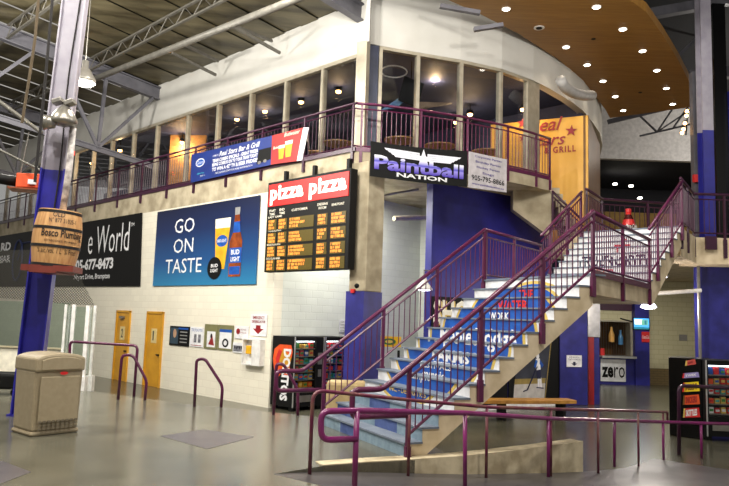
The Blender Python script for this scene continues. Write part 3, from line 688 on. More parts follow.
# trash can
tc = atz(42, 436, 0); tc = V((-4.32, 9.62, 0)); ta = radians(50); tx = V((cos(ta), sin(ta), 0)); ty = V((-sin(ta), cos(ta), 0))
root = thing('trash_can', 'beige plastic trash can with arched hood and red emblem before the blue column', 'trash can', tc)
mb = MB()
for z0, z1, e0, e1 in ((.0, .06, .0, .0), (.06, .86, -.015, -.0)):
    a, b = .335, .3
    lo = [tc+tx*(sx*(a+e0))+ty*(sy*(b+e0))+Z*z0 for sx, sy in ((-1, -1), (1, -1), (1, 1), (-1, 1))]
    hi = [tc+tx*(sx*(a+e1))+ty*(sy*(b+e1))+Z*z1 for sx, sy in ((-1, -1), (1, -1), (1, 1), (-1, 1))]
    mb.add(lo+hi, [(0, 3, 2, 1), (4, 5, 6, 7), (0, 1, 5, 4), (1, 2, 6, 5), (2, 3, 7, 6), (3, 0, 4, 7)])
mb.build('body', m_bin, root, bevel=.035)
mb = MB(); pr = [tc+tx*x+ty*-.33+Z*z for x, z in ([(-.345, .84), (.345, .84), (.345, 1.0)]+[(.345*cos(t), 1.0+.085*sin(t)) for t in [pi*i/14 for i in range(1, 14)]]+[(-.345, 1.0)])]
mb.prism(pr, ty*.66); mb.build('hood', m_bin, root, bevel=.03)
mb = MB(); mb.prism([tc+tx*x+ty*-.345+Z*z for x, z in ([(-.27, .865), (.27, .865), (.27, 1.0)]+[(.27*cos(t), .98+.06*sin(t)) for t in [pi*i/10 for i in range(1, 10)]]+[(-.27, 1.0)])], ty*.03); mb.build('flap', m_bin, root, bevel=.01, label='flush swinging flap of the hood')
mb = MB(); mb.box(tc+ty*-.335+Z*.48, tx*.27, ty*.012, Z*.3); mb.build('door_panel', m_bin, root, bevel=.012)
mb = MB(); mb.lathe(tc+ty*-.349+tx*.03+Z*.82, [(0, 0), (.055, 0), (.055, .01), (0, .01)], 16, ax=-ty)
for v in range(len(mb.v)): mb.v[v].z = .82+(mb.v[v].z-.82)*.4
mb.build('emblem', m_red, root)
mb = MB()
for r in range(3):
    for c in range(9): mb.box(tc+ty*-.352+tx*(-.25+c*.062)+Z*(.1+r*.045), tx*.02, ty*.004, Z*.013)
mb.build('vent_slots', m_bind, root)
# dark bench at the left edge
q = atz(2, 396, 0); mb = MB(); mb.abox(q.x-1.2, q.x+.35, q.y, q.y+.5, .12, .42); mb.abox(q.x-1.0, q.x-.9, q.y+.05, q.y+.4, 0, .12); mb.abox(q.x+.1, q.x+.2, q.y+.05, q.y+.4, 0, .12)
tag(mb.build('bench', m_black, bevel=.05), 'low black padded bench cut off by the left edge, behind the trash can', 'bench')

# concrete corner column
cc = fp(-2.78, 0, .02); 
def quad(c, a, b, ra, rb): return [c, c+a*ra, c+a*ra+b*rb, c+b*rb]
root = thing('concrete_column', 'square concrete column at the building corner with a blue painted base', 'column', cc+Z*L)
mb = MB(); mb.slab(quad(cc, -FA, RD, .53, .55), 2.3, 5.299); mb.build('upper_shaft', m_conc, root, bevel=.02)
mb = MB(); mb.slab(quad(cc+FA*.07-RD*.012, -FA, RD, .58, .6), L, 2.3); mb.build('lower_shaft', m_blued, root, label='blue painted base of the column')
mb = MB(); q = fpx(358, 286, .12); mb.lathe(q, [(0, 0), (.05, .01), (.06, .05), (.03, .09)], 12, ax=FN); tag(mb.build('security_camera', m_black), 'small dome camera on the concrete column above the blue paint', 'camera')
mb = MB(); q = fpx(353, 291, .05); mb.box(q, FA*.05, FN*.03, Z*.045); tag(mb.build('alarm_strobe', m_red), 'little red alarm box on the concrete column corner', 'alarm')
# blue pillar behind the stairs and things around
pc = atz(560, 405.5, L); pe_ = atz(588, 405.5, L); pw = (pe_-pc); pw.z = 0; pd = V((-.15, 1, 0)).normalized()
mb = MB(); mb.slab([pc, pc+pw, pc+pw+pd*.9, pc+pd*.9], L, 3.6); tag(mb.build('blue_pillar', m_blued, bevel=.02), 'square blue pillar under the landing with a white arrow notice', 'column')
PP = Plane(pc, pw.normalized(), Z, V((pw.normalized().y, -pw.normalized().x, 0)))
root = thing('notice_sign', 'white notice with dark arrow on the blue pillar', 'sign', PP.pt(.3, 1.45+.65, .02))
mb = MB(); PP.box(mb, .2, .7, 1.1+.02, 1.46, .02, .03); mb.build('panel', m_whitep, root)
mb = MB(); PP.poly(mb, [(.35, 1.22), (.45, 1.15), (.55, 1.22), (.49, 1.22), (.49, 1.27), (.41, 1.27), (.41, 1.22)], .033); PP.text(mb, 'TICKETS WASHROOMS', .25, 1.31, .4, .05, .033); PP.text(mb, 'AND ELEVATOR', .28, 1.38, .34, .04, .033); mb.build('lettering', m_navyp, root)
q0 = pc+pw+V((.03, .25, 0))
root = thing('steel_door_frame', 'brushed steel and red panel standing right of the blue pillar', 'panel', q0+Z*L)
def qx(x): 
    s = atY(x, 350, q0.y); return s.x
mb = MB(); mb.abox(qx(588.3), qx(594), q0.y, q0.y+.2, L, 1.35); mb.build('door_leaf', m_redd, root, label='narrow red door edge')
mb = MB(); mb.abox(qx(594.2), qx(600.5), q0.y+.1, q0.y+.3, L, 1.35); mb.build('side_panel', m_blued, root)
mb = MB(); mb.abox(qx(588.3), qx(600.5), q0.y+.02, q0.y+.3, 1.36, 2.75); mb.build('header_panel', m_alu, root, label='brushed steel upper panel')
# right hand steel columns
def colpx(name, label, x0, x1, xb, yb, yt, Y, dep, mats, z0, z1, zs=None):
    c0 = atY((x0+x1)/2, (yb+yt)/2, Y); hw = (x1-x0)/2*Y/FPX; mb = MB()
    if zs:
        mb.abox(c0.x-hw, c0.x+hw, Y, Y+.03, z0, zs, 0); mb.abox(c0.x-hw, c0.x+hw, Y+dep, Y+dep+.03, z0, zs, 0); mb.abox(c0.x-.03, c0.x+.03, Y+.03, Y+dep, z0, zs, 0)
        mb.abox(c0.x-hw, c0.x+hw, Y, Y+.03, zs, z1, 1); mb.abox(c0.x-hw, c0.x+hw, Y+dep, Y+dep+.03, zs, z1, 1); mb.abox(c0.x-.03, c0.x+.03, Y+.03, Y+dep, zs, z1, 1)
    else: mb.abox(c0.x-hw, c0.x+hw, Y, Y+dep, z0, z1)
    return tag(mb.build(name, mats), label, 'column')
zs = atY(708, 130, 18).z
colpx('steel_column', 'slim steel column at right rising from the upper floor, blue then white', 703, 714, 0, 232, 40, 18, .3, [m_blue, m_steelw], U_, 12.4, zs)
colpx('steel_column', 'grey steel column left of the blue and white one on the upper floor', 693.5, 700, 0, 190, 85, 19.5, .2, m_beam, U_, 9.3)
colpx('steel_column', 'wide pale post in the dark roof above the grey column', 700.5, 709, 0, 130, 30, 19.7, .2, m_beam, 9.31, 12.4)
mb = MB(); q = atY(697, 178.5, 19.4); mb.box(q, (.11, 0, 0), (0, .05, 0), (0, 0, .11)); tag(mb.build('fire_alarm', m_red), 'small red fire alarm box on the grey upper column', 'alarm')
# dark panels right of column
q0 = atY(716, 150, 18.6); mb = MB(); mb.abox(q0.x, q0.x+.36, 18.6, 19.2, U_, 11); tag(mb.build('dark_panel', m_blackg), 'tall glossy black panel beside the blue and white column', 'panel')
q0 = atY(726, 150, 18.4); mb = MB(); mb.abox(q0.x+.2, q0.x+1.76, 18.4, 18.7, U_, 8.4); tag(mb.build('blue_partition', m_blue), 'tall blue panel at the right edge of the upper floor', 'panel')
colpx('blue_pillar', 'wide blue steel pillar behind the candy machines holding up the slab', 701, 735, 0, 350, 262, 17.2, .35, m_blued, L, 3.28)
mb = MB(); q = atY(699, 300, 17.0); mb.tube([V((q.x, 17, L)), V((q.x, 17, 3.27))], .04, 8); tag(mb.build('drain_pipe', m_galv), 'thin grey pipe down the left side of the wide blue pillar', 'pipe')

# ================================================================ SIGNS ON THE FACADE
# GO ON TASTE
root = thing('beer_banner', 'large blue banner GO ON TASTE with beer glass and bottle', 'banner', fp(3.4, 2.5, .04))
mb = MB(); FP.box(mb, -6.15, -.72, 2.5, 4.9, .02, .05); mb.build('sheet', vgrad('banner_blue', [(0, (36, 120, 164)), (.3, (16, 72, 128)), (.7, (8, 32, 78)), (1, (6, 16, 50))], 2, 0, 2.4), root)
mb = MB()
for t, a, b, w_ in (('GO', -5.0, 4.12, 1.12), ('ON', -5.0, 3.5, 1.12), ('TASTE', -5.42, 2.88, 2.05)): FP.text(mb, t, a, b, w_, .44, .056)
mb.build('lettering', m_whitep, root)
mb = MB(); FP.poly(mb, [(-2.65, 2.95), (-2.2, 2.95), (-2.02, 4.12), (-2.75, 4.12)], .056, 0); FP.poly(mb, [(-2.75, 4.12), (-2.02, 4.12), (-2.0, 4.4), (-2.77, 4.4)], .056, 1)
FP.ell(mb, -2.38, 3.75, .28, .17, .058, 2); FP.text(mb, 'BUD LIGHT', -2.6, 3.71, .44, .09, .06, 3, bold=.02); mb.build('glass_picture', [m_beer, m_cream, m_lblue, m_whitep], root)
mb = MB(); FP.poly(mb, [(-1.98, 2.72), (-1.42, 2.72), (-1.4, 3.7), (-1.5, 3.95), (-1.58, 4.45), (-1.8, 4.45), (-1.86, 3.95), (-2.0, 3.7)], .060, 0)
FP.poly(mb, [(-1.58, 4.45), (-1.8, 4.45), (-1.81, 4.66), (-1.57, 4.66)], .060, 1); FP.poly(mb, [(-1.86, 3.95), (-1.5, 3.95), (-1.55, 4.25), (-1.82, 4.25)], .062, 2)
FP.rect(mb, -1.98, -1.41, 3.1, 3.52, .062, 2); FP.text(mb, 'BUD', -1.9, 3.33, .4, .14, .064, 3, bold=.03); FP.text(mb, 'LIGHT', -1.9, 3.14, .42, .13, .064, 3, bold=.03); FP.rect(mb, -1.95, -1.45, 2.78, 3.0, .062, 2)
mb.build('bottle_picture', [m_beerd, m_alu, m_lblue, m_whitep], root)
mb = MB(); FP.ell(mb, -2.68, 2.98, .36, .32, .066, 0); FP.text(mb, 'BUD', -2.85, 3.0, .34, .1, .068, 1, bold=.02); FP.text(mb, 'LIGHT', -2.87, 2.86, .38, .1, .068, 1, bold=.02); mb.build('puck_picture', [m_black, m_whitep], root)
# black bike banner
root = thing('store_banner', 'long black banner reading World with a phone number, behind the barrel', 'banner', fp(14, 2.55, .04))
mb = MB(); mb.prism([fp(22, 2.6, .03), fp(7.0, 2.5, .03), fp(7.2, 4.97, .03), fp(22, 5.0, .03)], FN*.02); mb.build('sheet', m_black, root)
mb = MB(); FP.text(mb, 'e World', -11.15, 3.72, 3.2, 1.0, .057, bold=-.005); FP.text(mb, 'TM', -7.9, 4.55, .24, .12, .057)
FP.text(mb, '905-677-8473', -12.4, 3.13, 3.4, .42, .057, bold=.04); FP.text(mb, 'Airport Drive, Brampton', -12.2, 2.74, 3.0, .25, .057, bold=.015)
FP.text(mb, 'B', -15.6, 3.9, .7, .7, .057, bold=.02); FP.text(mb, 'RD', -20.6, 4.25, 1.3, .4, .057, bold=.04); FP.text(mb, 'EAR', -20.6, 3.7, 1.4, .35, .057, bold=.04); mb.build('lettering', m_whitep, root)
mb = MB()
for cx in (-18.3, -16.2):
    for r, n in ((.9, 28),):
        mb.tube([FP.pt(cx+r*.62*cos(2*pi*i/n), 3.75+r*sin(2*pi*i/n), .06) for i in range(n+1)], .05, 5)
mb.tube([FP.pt(-18.3, 3.75, .06), FP.pt(-17.8, 4.5, .06), FP.pt(-16.7, 4.5, .06), FP.pt(-16.2, 3.75, .06)], .05, 5); mb.build('bicycle_picture', m_navy, root)
# pizza board
root = thing('scoreboard_sign', 'black schedule board with lit red pizza pizza header above the vending recess', 'sign', fp(-1.5, 2.8, .2))
mb = MB(); FP.box(mb, 0, 3.05, 2.78, 5.1, .12, .34); mb.build('case', m_black, root, bevel=.01)
mb = MB(); FP.box(mb, .07, 3.0, 4.46, 5.03, .34, .36); mb.build('header_panel', m_signred, root, label='backlit red header')
mb = MB(); FP.text(mb, 'pizza pizza', .14, 4.49, 2.8, .5, .366, bold=.04, spacing=1.08); mb.build('lettering', m_signw, root)
mb = MB()
for t, a, b, w_ in (('START', .1, 4.32, .26), ('TIME', .12, 4.23, .22), ('END', .52, 4.32, .2), ('TIME', .52, 4.23, .22), ('CUSTOMER', 1.0, 4.27, .6), ('DRESSING', 1.95, 4.32, .36), ('ROOM', 2.0, 4.23, .26), ('RINK/POINT', 2.45, 4.27, .42)): FP.text(mb, t, a, b, w_, .06, .345, bold=.01)
for i, t in enumerate(('LAST GAME', 'THE GOALS RINK', 'MISSISSAUGA RINK', 'DOUGLAS RINK')): FP.text(mb, t, .08, 4.16-i*.355, .55, .05, .345, bold=.01)
mb.build('headings', m_cream, root)
cols = [(.09, .42), (.5, .84), (.92, 1.84), (1.97, 2.32), (2.44, 2.94)]
for i in range(4):
    for j, (a0, a1) in enumerate(cols):
        b0 = 3.84-i*.345; mb = MB(); FP.box(mb, a0, a1, b0, b0+.28, .34, .35); q = mb.build('display_panel', m_ledb, root)
        mb = MB(); rs = [2, 2, 3, 2, 3][j] if j != 2 else 3
        for r in range(3):
            a = a0+.03; end = a0+(a1-a0)*(random.uniform(.4, .75) if j == 2 else random.uniform(.7, .97))
            while a < end-.03:
                cw = .034; h0 = b0+.03+r*.085
                k = random.random()
                FP.rect(mb, a, a+.009, h0, h0+.06, .352); FP.rect(mb, a+.009, a+cw-.008, h0+(.05 if k < .6 else 0), h0+(.06 if k < .6 else .01), .352)
                if k > .3: FP.rect(mb, a+cw-.017, a+cw-.008, h0, h0+.06, .352)
                if k < .8: FP.rect(mb, a+.009, a+cw-.012, h0+.026, h0+.034, .352)
                a += cw if random.random() > .15 else cw*1.8
        mb.build('led_text', m_led, q)
for a in (.45, 1.55, 2.75):
    mb = MB(); FP.box(mb, a, a+.09, 5.05, 5.38, .1, .2); mb.build('hanger', m_black, root)
# flags on balcony
root = thing('beer_flag', 'blue sponsor banner Real Stars Bar & Grill on the balcony railing', 'banner', fp(2, 5.62, .1))
def lerp(a, b, t): return a+(b-a)*t
def splane(a0, b0, a1, b1, sx, sy):
    P = Plane(FP.pt(a0-a1*sx, b0-b1*sy), FP.u, FP.v, FP.n); P.u = P.u*sx; P.v = P.v*sy; return P
FB = splane(-4.12, 5.63, -4.0, 4.95, .74, .752); FQ = splane(-.2, 5.63, 1.31, 4.95, .83, .752)
mb = MB(); mb.prism([fp(4.12, 5.62, .12), fp(.2, 5.65, .12), fp(.2, 6.44, .12), fp(4.15, 6.5, .12)], FN*.015)
mb.build('sheet', mat('banner_royal', (22, 48, 122), .5, 0, (16, 38, 106), 2), root)
mb = MB(); FB.ell(mb, -3.35, 5.68, .32, .17, .139, 0); FB.ell(mb, -3.35, 5.68, .28, .13, .141, 1); FB.text(mb, 'Coors', -3.58, 5.62, .46, .14, .143, 0, shear=.3)
FB.text(mb, 'COME TO', -2.45, 5.78, .4, .07, .139, 0, bold=.01); FB.text(mb, 'Real Stars Bar & Grill', -2.0, 5.74, 2.6, .2, .139, 0, shear=.3, bold=.01)
FB.text(mb, 'TEAM COMBO SPECIALS - GREAT PRIZES', -2.45, 5.55, 2.95, .13, .139, 0, bold=.03); FB.text(mb, 'BRING COMBOS ON TO YOUR TEAM TODAY', -2.45, 5.39, 2.95, .13, .139, 0, bold=.03)
FB.text(mb, 'TO WIN A 42" TV & BEER FRIDGE!', -2.45, 5.2, 2.95, .15, .139, 0, bold=.03); FB.text(mb, 'SEE OUR BAR STAFF FOR MORE INFORMATION', -2.2, 5.07, 2.4, .07, .139, 0)
FB.text(mb, 'xplornet', -3.55, 5.2, .55, .07, .139, 2, bold=.02); FB.text(mb, 'SPORTS', -3.3, 5.1, .35, .05, .139, 0)
mb.build('lettering', [m_whitep, m_lblue, mat('teal_ink', (60, 170, 190), .5)], root)
mb = MB(); FB.poly(mb, [(.45, 5.1), (1.28, 5.18), (1.28, 5.62), (.55, 5.62)], .14, 0); FB.ell(mb, .62, 5.14, .1, .06, .142, 1); FB.ell(mb, .95, 5.16, .1, .06, .142, 1); mb.build('fridge_picture', [m_black, m_galv], root)
root = thing('beer_flag', 'red beer banner with two full glasses on the balcony railing', 'banner', fp(-.4, 5.62, .1))
mb = MB(); mb.prism([fp(.19, 5.65, .13), fp(-.86, 5.6, .13), fp(-1.06, 6.44, .13), fp(.19, 6.44, .13)], FN*.015)
mb.prism([fp(-.86, 5.6, .13), fp(-.97, 5.62, .05), fp(-1.18, 6.44, .05), fp(-1.06, 6.44, .13)], FN*.01, 1)
mb.build('sheet', [mat('banner_red', (170, 34, 30), .5, 0, (146, 26, 24), 2), m_whitep], root)
mb = MB()
for a, b, s in ((1.72, 5.1, .9), (2.05, 5.12, 1.05)):
    FQ.poly(mb, [(a, b), (a+.24*s, b), (a+.3*s, b+.42*s), (a-.03, b+.42*s)], .15, 0); FQ.poly(mb, [(a-.03, b+.42*s), (a+.3*s, b+.42*s), (a+.31*s, b+.54*s), (a-.04, b+.54*s)], .15, 1)
FQ.text(mb, 'Budweiser', 1.95, 5.86, .75, .14, .15, 1, shear=.3); FQ.text(mb, 'Budweiser', 1.42, 5.5, .5, .1, .15, 1, shear=.3); mb.build('beer_glasses_picture', [m_beer, m_cream], root)
# Paintball Nation banner and info sheet, hung in front of the curved slab
a0 = V(atY(370.5, 155, 15.1)); a1 = V(atY(467.5, 155, 16.0)); 
A0 = V((a0.x, a0.y, 0)); A1 = V((a1.x, a1.y, 0)); pu = (A1-A0); pwid = pu.length; pu.normalize(); pn = V((pu.y, -pu.x, 0))
PB = Plane(A0, pu, Z, pn); 
def pbv(x, y): q = online(x, y, A0, A1); return (q-A0).dot(pu), q.z
vt0 = pbv(370.5, 141)[1]; vb0 = pbv(370.5, 176)[1]; vt1 = pbv(467.5, 151)[1]; vb1 = pbv(467.5, 187)[1]
ztop = (vt0+vt1)/2; zbot = (vb0+vb1)/2
root = thing('sport_banner', 'black Paintball Nation banner with winged star on the corner balcony', 'banner', PB.pt(pwid/2, zbot))
NXB = 24; mb = MB(); top = []; bot = []
for i in range(NXB+1):
    t = i/NXB; u = pwid*t; rip = .0; sag = -.05*sin(pi*t)
    top.append(PB.pt(u, lerp(vt0, vt1, t)+sag*.7, 0)); bot.append(PB.pt(u, lerp(vb0, vb1, t)+sag*.4, 0))
mb.add(top+bot, [(i, i+1, NXB+2+i, NXB+1+i) for i in range(NXB)]); mb.add([q-pn*.012 for q in top+bot], [(i, i+1, NXB+2+i, NXB+1+i) for i in range(NXB)])
mb.build('sheet', m_black, root)
H_ = ztop-zbot; zb = zbot
m_sil = vgrad('silver_violet', [(0, (70, 50, 170)), (.45, (150, 140, 220)), (.6, (70, 60, 190)), (1, (236, 236, 250))], 2, H_*.22, H_*.58)
mb = MB(); PB.text(mb, 'Paintball', .09, zb+H_*.2, pwid-.2, H_*.4, .02, bold=.035); mb.build('lettering', m_sil, root)
mb = MB(); PB.text(mb, 'NATION', pwid*.26, zb+H_*.06, pwid*.52, H_*.12, .02, bold=.03); mb.build('lettering', m_whitep, root)
mb = MB(); PB.star(mb, pwid*.53, zb+H_*.62, H_*.3, .018, 0)
for sg in (-1, 1):
    for k in range(4):
        b0 = zb+H_*(.82-k*.055); x0 = pwid*.53+sg*.1; x1 = pwid*.53+sg*(pwid*.4-k*.08)
        PB.poly(mb, [(x0, b0-.02), (x1, b0), (x1-sg*.05, b0-.045), (x0, b0-.06)], .016, 0)
mb.build('winged_star', m_sil, root)
b0_ = online(469, 160, A0+pu*pwid, V((3.49, 16.95, 0))); 
C0 = V((A1.x+.03, A1.y+.01, 0)); cx = atY(506.5, 170, 16.75); C1 = V((cx.x, cx.y, 0)); cu_ = (C1-C0); cw_ = cu_.length; cu_.normalize(); cn = V((cu_.y, -cu_.x, 0)); PC = Plane(C0, cu_, Z, cn)
z1_ = online(469, 151.5, C0, C1).z; z0_ = online(469, 187.5, C0, C1).z; z1b = online(506, 159.5, C0, C1).z; z0b = online(506, 192.5, C0, C1).z
root = thing('information_banner', 'pale grey information sheet with phone number beside the Paintball banner', 'banner', PC.pt(0, z0_))
mb = MB(); mb.prism([PC.pt(0, z0_), PC.pt(cw_, z0b), PC.pt(cw_, z1b), PC.pt(0, z1_)], cn*.01); mb.build('sheet', mat('pale_grey_vinyl', (206, 200, 204), .6), root)
mb = MB(); hh_ = (z1b-z0_)
for i, (t, w_, h_, mi) in enumerate((('Corporate Parties', .7, .07, 0), ('Birthday Parties', .66, .07, 0), ('Hockey Parties', .6, .07, 0), ('Stags', .3, .07, 0), ('905-795-8866', .86, .13, 1), ('www.paintballnation.ca', .84, .06, 0))):
    zz = z1b-.13-[0, .13, .26, .39, .56, .68][i]*hh_*1.12+.0; PC.text(mb, t, cw_*(.5-w_/2), zz, cw_*w_, h_, .016, mi, bold=.012)
mb.build('lettering', [mat('violet_ink', (80, 70, 150), .5), m_black], root)
# posters on the white wall
def fposter(name, label, u0, u1, z0, z1, base, art, frame=None):
    root = thing(name, label, 'poster', fp((u0+u1)/2, z0, .02))
    mb = MB(); FP.box(mb, -u0, -u1, z0, z1, .01, .03); mb.build('sheet', frame or base, root)
    if art:
        mb = MB(); ms = art(mb, -u0, -u1, z0, z1); mb.build('picture', ms, root)
def art1(mb, a0, a1, b0, b1):
    FP.rect(mb, a0+.05, a0+.5, b0+.05, b1-.05, .032, 0); FP.ell(mb, a0+.3, b0+.36, .1, .13, .034, 1)
    for i in range(4): FP.rect(mb, a0+.6, a1-.1, b0+.1+i*.1, b0+.13+i*.1, .034, 2)
    FP.rect(mb, a0+.5, a1-.05, b1-.09, b1-.04, .034, 3); return [mat('poster_teal', (50, 70, 84), .5), mat('poster_skin', (190, 150, 120), .5), m_alu, m_lblue]
def art2(mb, a0, a1, b0, b1):
    FP.text(mb, 'TRYOUTS', a0+.06, b1-.13, a1-a0-.12, .08, .032, 0); FP.rect(mb, a0+.22, a0+.36, b0+.12, b0+.36, .032, 1); FP.rect(mb, a0+.44, a0+.58, b0+.12, b0+.36, .032, 1); FP.rect(mb, a0+.06, a1-.06, b0+.03, b0+.05, .032, 2); return [m_lblue, m_skin, m_redd]
def art3(mb, a0, a1, b0, b1):
    FP.rect(mb, a0+.14, a1-.1, b0+.05, b1-.2, .032, 0); FP.poly(mb, [(a0+.22, b0+.12), (a0+.4, b0+.4), (a1-.14, b0+.1)], .034, 1); FP.ell(mb, a0+.36, b0+.36, .05, .07, .034, 2); return [m_whitep, m_redd, m_black]
def art4(mb, a0, a1, b0, b1):
    FP.rect(mb, a0+.06, a1-.06, b0+.05, b1-.12, .032, 0); FP.rect(mb, a0+.06, a1-.06, b1-.2, b1-.12, .033, 1); FP.ell(mb, a0+.36, b0+.2, .15, .12, .034, 2); FP.ell(mb, a0+.36, b0+.2, .08, .07, .035, 0); return [m_whitep, m_lblue, m_black]
def art5(mb, a0, a1, b0, b1):
    FP.ell(mb, a0+.15, b1-.15, .09, .08, .032, 0); FP.text(mb, 'NOTICE', a0+.26, b1-.12, .24, .04, .032, 0); FP.text(mb, 'SKATING CLUB', a0+.22, b1-.2, .3, .04, .032, 0); return [m_redd]
def art6(mb, a0, a1, b0, b1):
    FP.rect(mb, a0+.03, a1-.03, b0+.03, b1-.08, .032, 0)
    for i in range(5): FP.ell(mb, a0+.1+i*.1, b0+.14, .03, .04, .034, 1)
    return [m_skin, m_black]
fposter('poster', 'dark poster with a portrait, leftmost on the white wall', 4.95, 3.85, .69, 1.27, m_black, art1)
fposter('poster', 'white flyer with two small pictures beside the dark poster', 3.8, 3.1, .71, 1.28, m_whitep, art2)
fposter('framed_poster', 'olive framed poster with a red hockey figure', 3.04, 2.38, .69, 1.38, m_whitep, art3, m_olive)
fposter('framed_poster', 'olive framed poster with a blue and white picture', 2.34, 1.64, .69, 1.38, m_whitep, art4, m_olive)
fposter('notice', 'white notice with a round red crest near the medical cabinet', 1.56, .96, 1.04, 1.38, m_whitep, art5)
fposter('team_photo', 'small dark team photo below the red crest notice', 1.62, 1.06, .66, .93, m_whitep, art6)
root = thing('emergency_sign', 'white sign with red arrow above the medical cabinet', 'sign', fp(.5, 1.3, .02))
mb = MB(); FP.box(mb, -.88, -.18, 1.14, 1.7, .01, .03); mb.build('panel', m_whitep, root)
mb = MB(); FP.text(mb, 'EMERGENCY', -.78, 1.58, .5, .08, .033, bold=.02); FP.text(mb, 'DEFIBRILLATOR', -.82, 1.48, .58, .07, .033, bold=.02)
FP.poly(mb, [(-.63, 1.42), (-.43, 1.42), (-.43, 1.33), (-.3, 1.33), (-.53, 1.19), (-.76, 1.33), (-.63, 1.33)], .033); mb.build('lettering', m_redd, root)
root = thing('defibrillator_cabinet', 'white wall cabinet holding a yellow defibrillator near the corner', 'cabinet', fp(.6, .35, .1))
mb = MB(); FP.box(mb, -1.02, -.24, .38, 1.06, .0, .02); FP.box(mb, -1.02, -.99, .38, 1.06, .02, .16); FP.box(mb, -.99, -.24, .38, .41, .02, .16); FP.box(mb, -.99, -.24, 1.03, 1.06, .02, .16); FP.box(mb, -.6, -.24, .41, 1.03, .02, .16); mb.build('body', m_white, root)
mb = MB(); FP.box(mb, -.9, -.68, .66, .88, .03, .13); mb.build('defibrillator', mat('bright_yellow', (240, 180, 20), .4), root, bevel=.02)
# return wall notice
RP = Plane(r0, RD, Z, RN)
def rpx(x, y): q = online(x, y, r0, r0+RD); return (q-r0).dot(RD), q.z
a, b = rpx(338.5, 332); c, d_ = rpx(347.5, 320)
root = thing('notice', 'small white washroom notice on the pale recess wall', 'sign', RP.pt(a, b, .01))
mb = MB(); RP.box(mb, a, c, b, d_, .01, .02); mb.build('panel', m_whitep, root)
mb = MB()
for i in range(4): RP.text(mb, ('WASHROOMS', 'FOR ARENA', 'PATRONS', 'ONLY')[i], a+.05, d_-.08-.08*i, c-a-.1, .04, .022)
mb.build('lettering', m_black, root)

# ================================================================ VENDING MACHINES
def snacks(root, P, a0, a1, b0, b1, rows, cols, dep, seed=1):
    random.seed(seed); cs = [m_red, m_gold, m_lblue, m_orange, mat('pack_green', (60, 140, 60), .4), m_whitep, mat('pack_teal', (60, 170, 170), .4), m_yel]
    for r in range(rows):
        y0 = b0+(b1-b0)*r/rows; mb = MB(); P.box(mb, a0, a1, y0, y0+.02, -dep+.04, -.03); sh = mb.build('shelf', m_galv, root)
        n = cols
        for c in range(n):
            x = a0+(a1-a0)*(c+.5)/n; hw = (a1-a0)/n*.38; hh2 = (b1-b0)/rows*random.uniform(.5, .75); mb = MB()
            P.box(mb, x-hw, x+hw, y0+.025, y0+.025+hh2, -.16, -.08); P.box(mb, x-hw*.8, x+hw*.8, y0+.025+hh2*.3, y0+.025+hh2*.7, -.08, -.075, 1)
            mb.build('snack_pack', [random.choice(cs), random.choice(cs)], sh)
def vending(label, O, ux, nx, w, h, dep, z0, side=None, seed=1, rows=6, cols=4, lit=True):
    """O: front lower left corner; ux right along the front; nx outward"""
    root = thing('vending_machine', label, 'vending machine', V((O.x, O.y, z0)), None)
    P = Plane(V((O.x, O.y, z0)), ux, Z, nx); mb = MB()
    P.box(mb, 0, w, .1, h, -dep, -.3); P.box(mb, 0, .06, .1, h, -.3, 0); P.box(mb, w*.74, w, .1, h, -.3, 0); P.box(mb, .06, w*.74, h-.1, h, -.3, 0); P.box(mb, .06, w*.74, .1, .5, -.3, 0)
    for a in (.03, w-.13):
        P.box(mb, a, a+.1, 0, .1, -.15, -.05); P.box(mb, a, a+.1, 0, .1, -dep+.05, -dep+.15)
    mb.build('cabinet', m_black, root)
    mb = MB(); P.box(mb, .06, w*.74, .5, h-.1, -.02, -.012); mb.build('window', m_glassv, root)
    mb = MB(); P.box(mb, .12, w*.68, .22, .38, .0, .015); mb.build('delivery_flap', m_galv, root)
    mb = MB(); P.box(mb, w*.8, w*.94, h*.62, h*.78, 0, .012); P.box(mb, w*.82, w*.92, h*.45, h*.55, 0, .015); mb.build('keypad', m_galv, root)
    mb = MB(); P.box(mb, -.0, .025, .1, h, 0, .02); P.box(mb, w-.025, w, .1, h, 0, .02); mb.build('edge_strip', m_alu, root)
    snacks(root, P, .08, w*.72, .55, h-.12, rows, cols, .3, seed)
    if lit:
        mb = MB(); P.box(mb, .1, w*.7, h-.13, h-.115, -.2, -.05); mb.build('strip_light', mat('machine_light', (240, 250, 255), .5, emit=6), root)
    return root, P
VH = 1.83; Vd = .86
A_ = F0+RD*.03+RN*.03; c1 = A_+RN*Vd
r1_, Pv = vending('black snack machine with a Doritos side panel beside the white corner', c1, RD, RN, 1.0, VH, Vd, L, seed=3, rows=6)
SP = Plane(V((A_.x, A_.y, L))+FN*.004, RN, Z, FN)     # side panel facing the concourse
mb = MB(); SP.poly(mb, [(.1, 1.5), (.3, 1.62), (.75, 1.62), (.82, 1.45), (.72, 1.1), (.78, .9), (.6, .82), (.45, .95), (.3, .8), (.12, .98), (.05, 1.25)], .006, 0)
SP.poly(mb, [(.3, 1.2), (.45, 1.52), (.78, 1.3), (.65, .95), (.45, 1.05)], .009, 1); SP.poly(mb, [(.16, 1.25), (.28, 1.5), (.4, 1.45), (.26, 1.05)], .009, 3)
mb.build('side_picture', [m_orange, m_yel, m_whitep, m_red], r1_)
vs, fs = textmesh('DORITOS', bold=.05); mb = MB(); mb.add([SP.pt(.38+.3*b+.1*(1-a), 1.52-a*1.28, .014) for a, b in vs], fs); mb.build('lettering', m_whitep, r1_)
c2 = c1+RD*1.03; vending('second black snack machine, farther into the recess beside the Doritos one', c2, RD, RN, 1.0, VH, Vd, L, seed=5, rows=6)
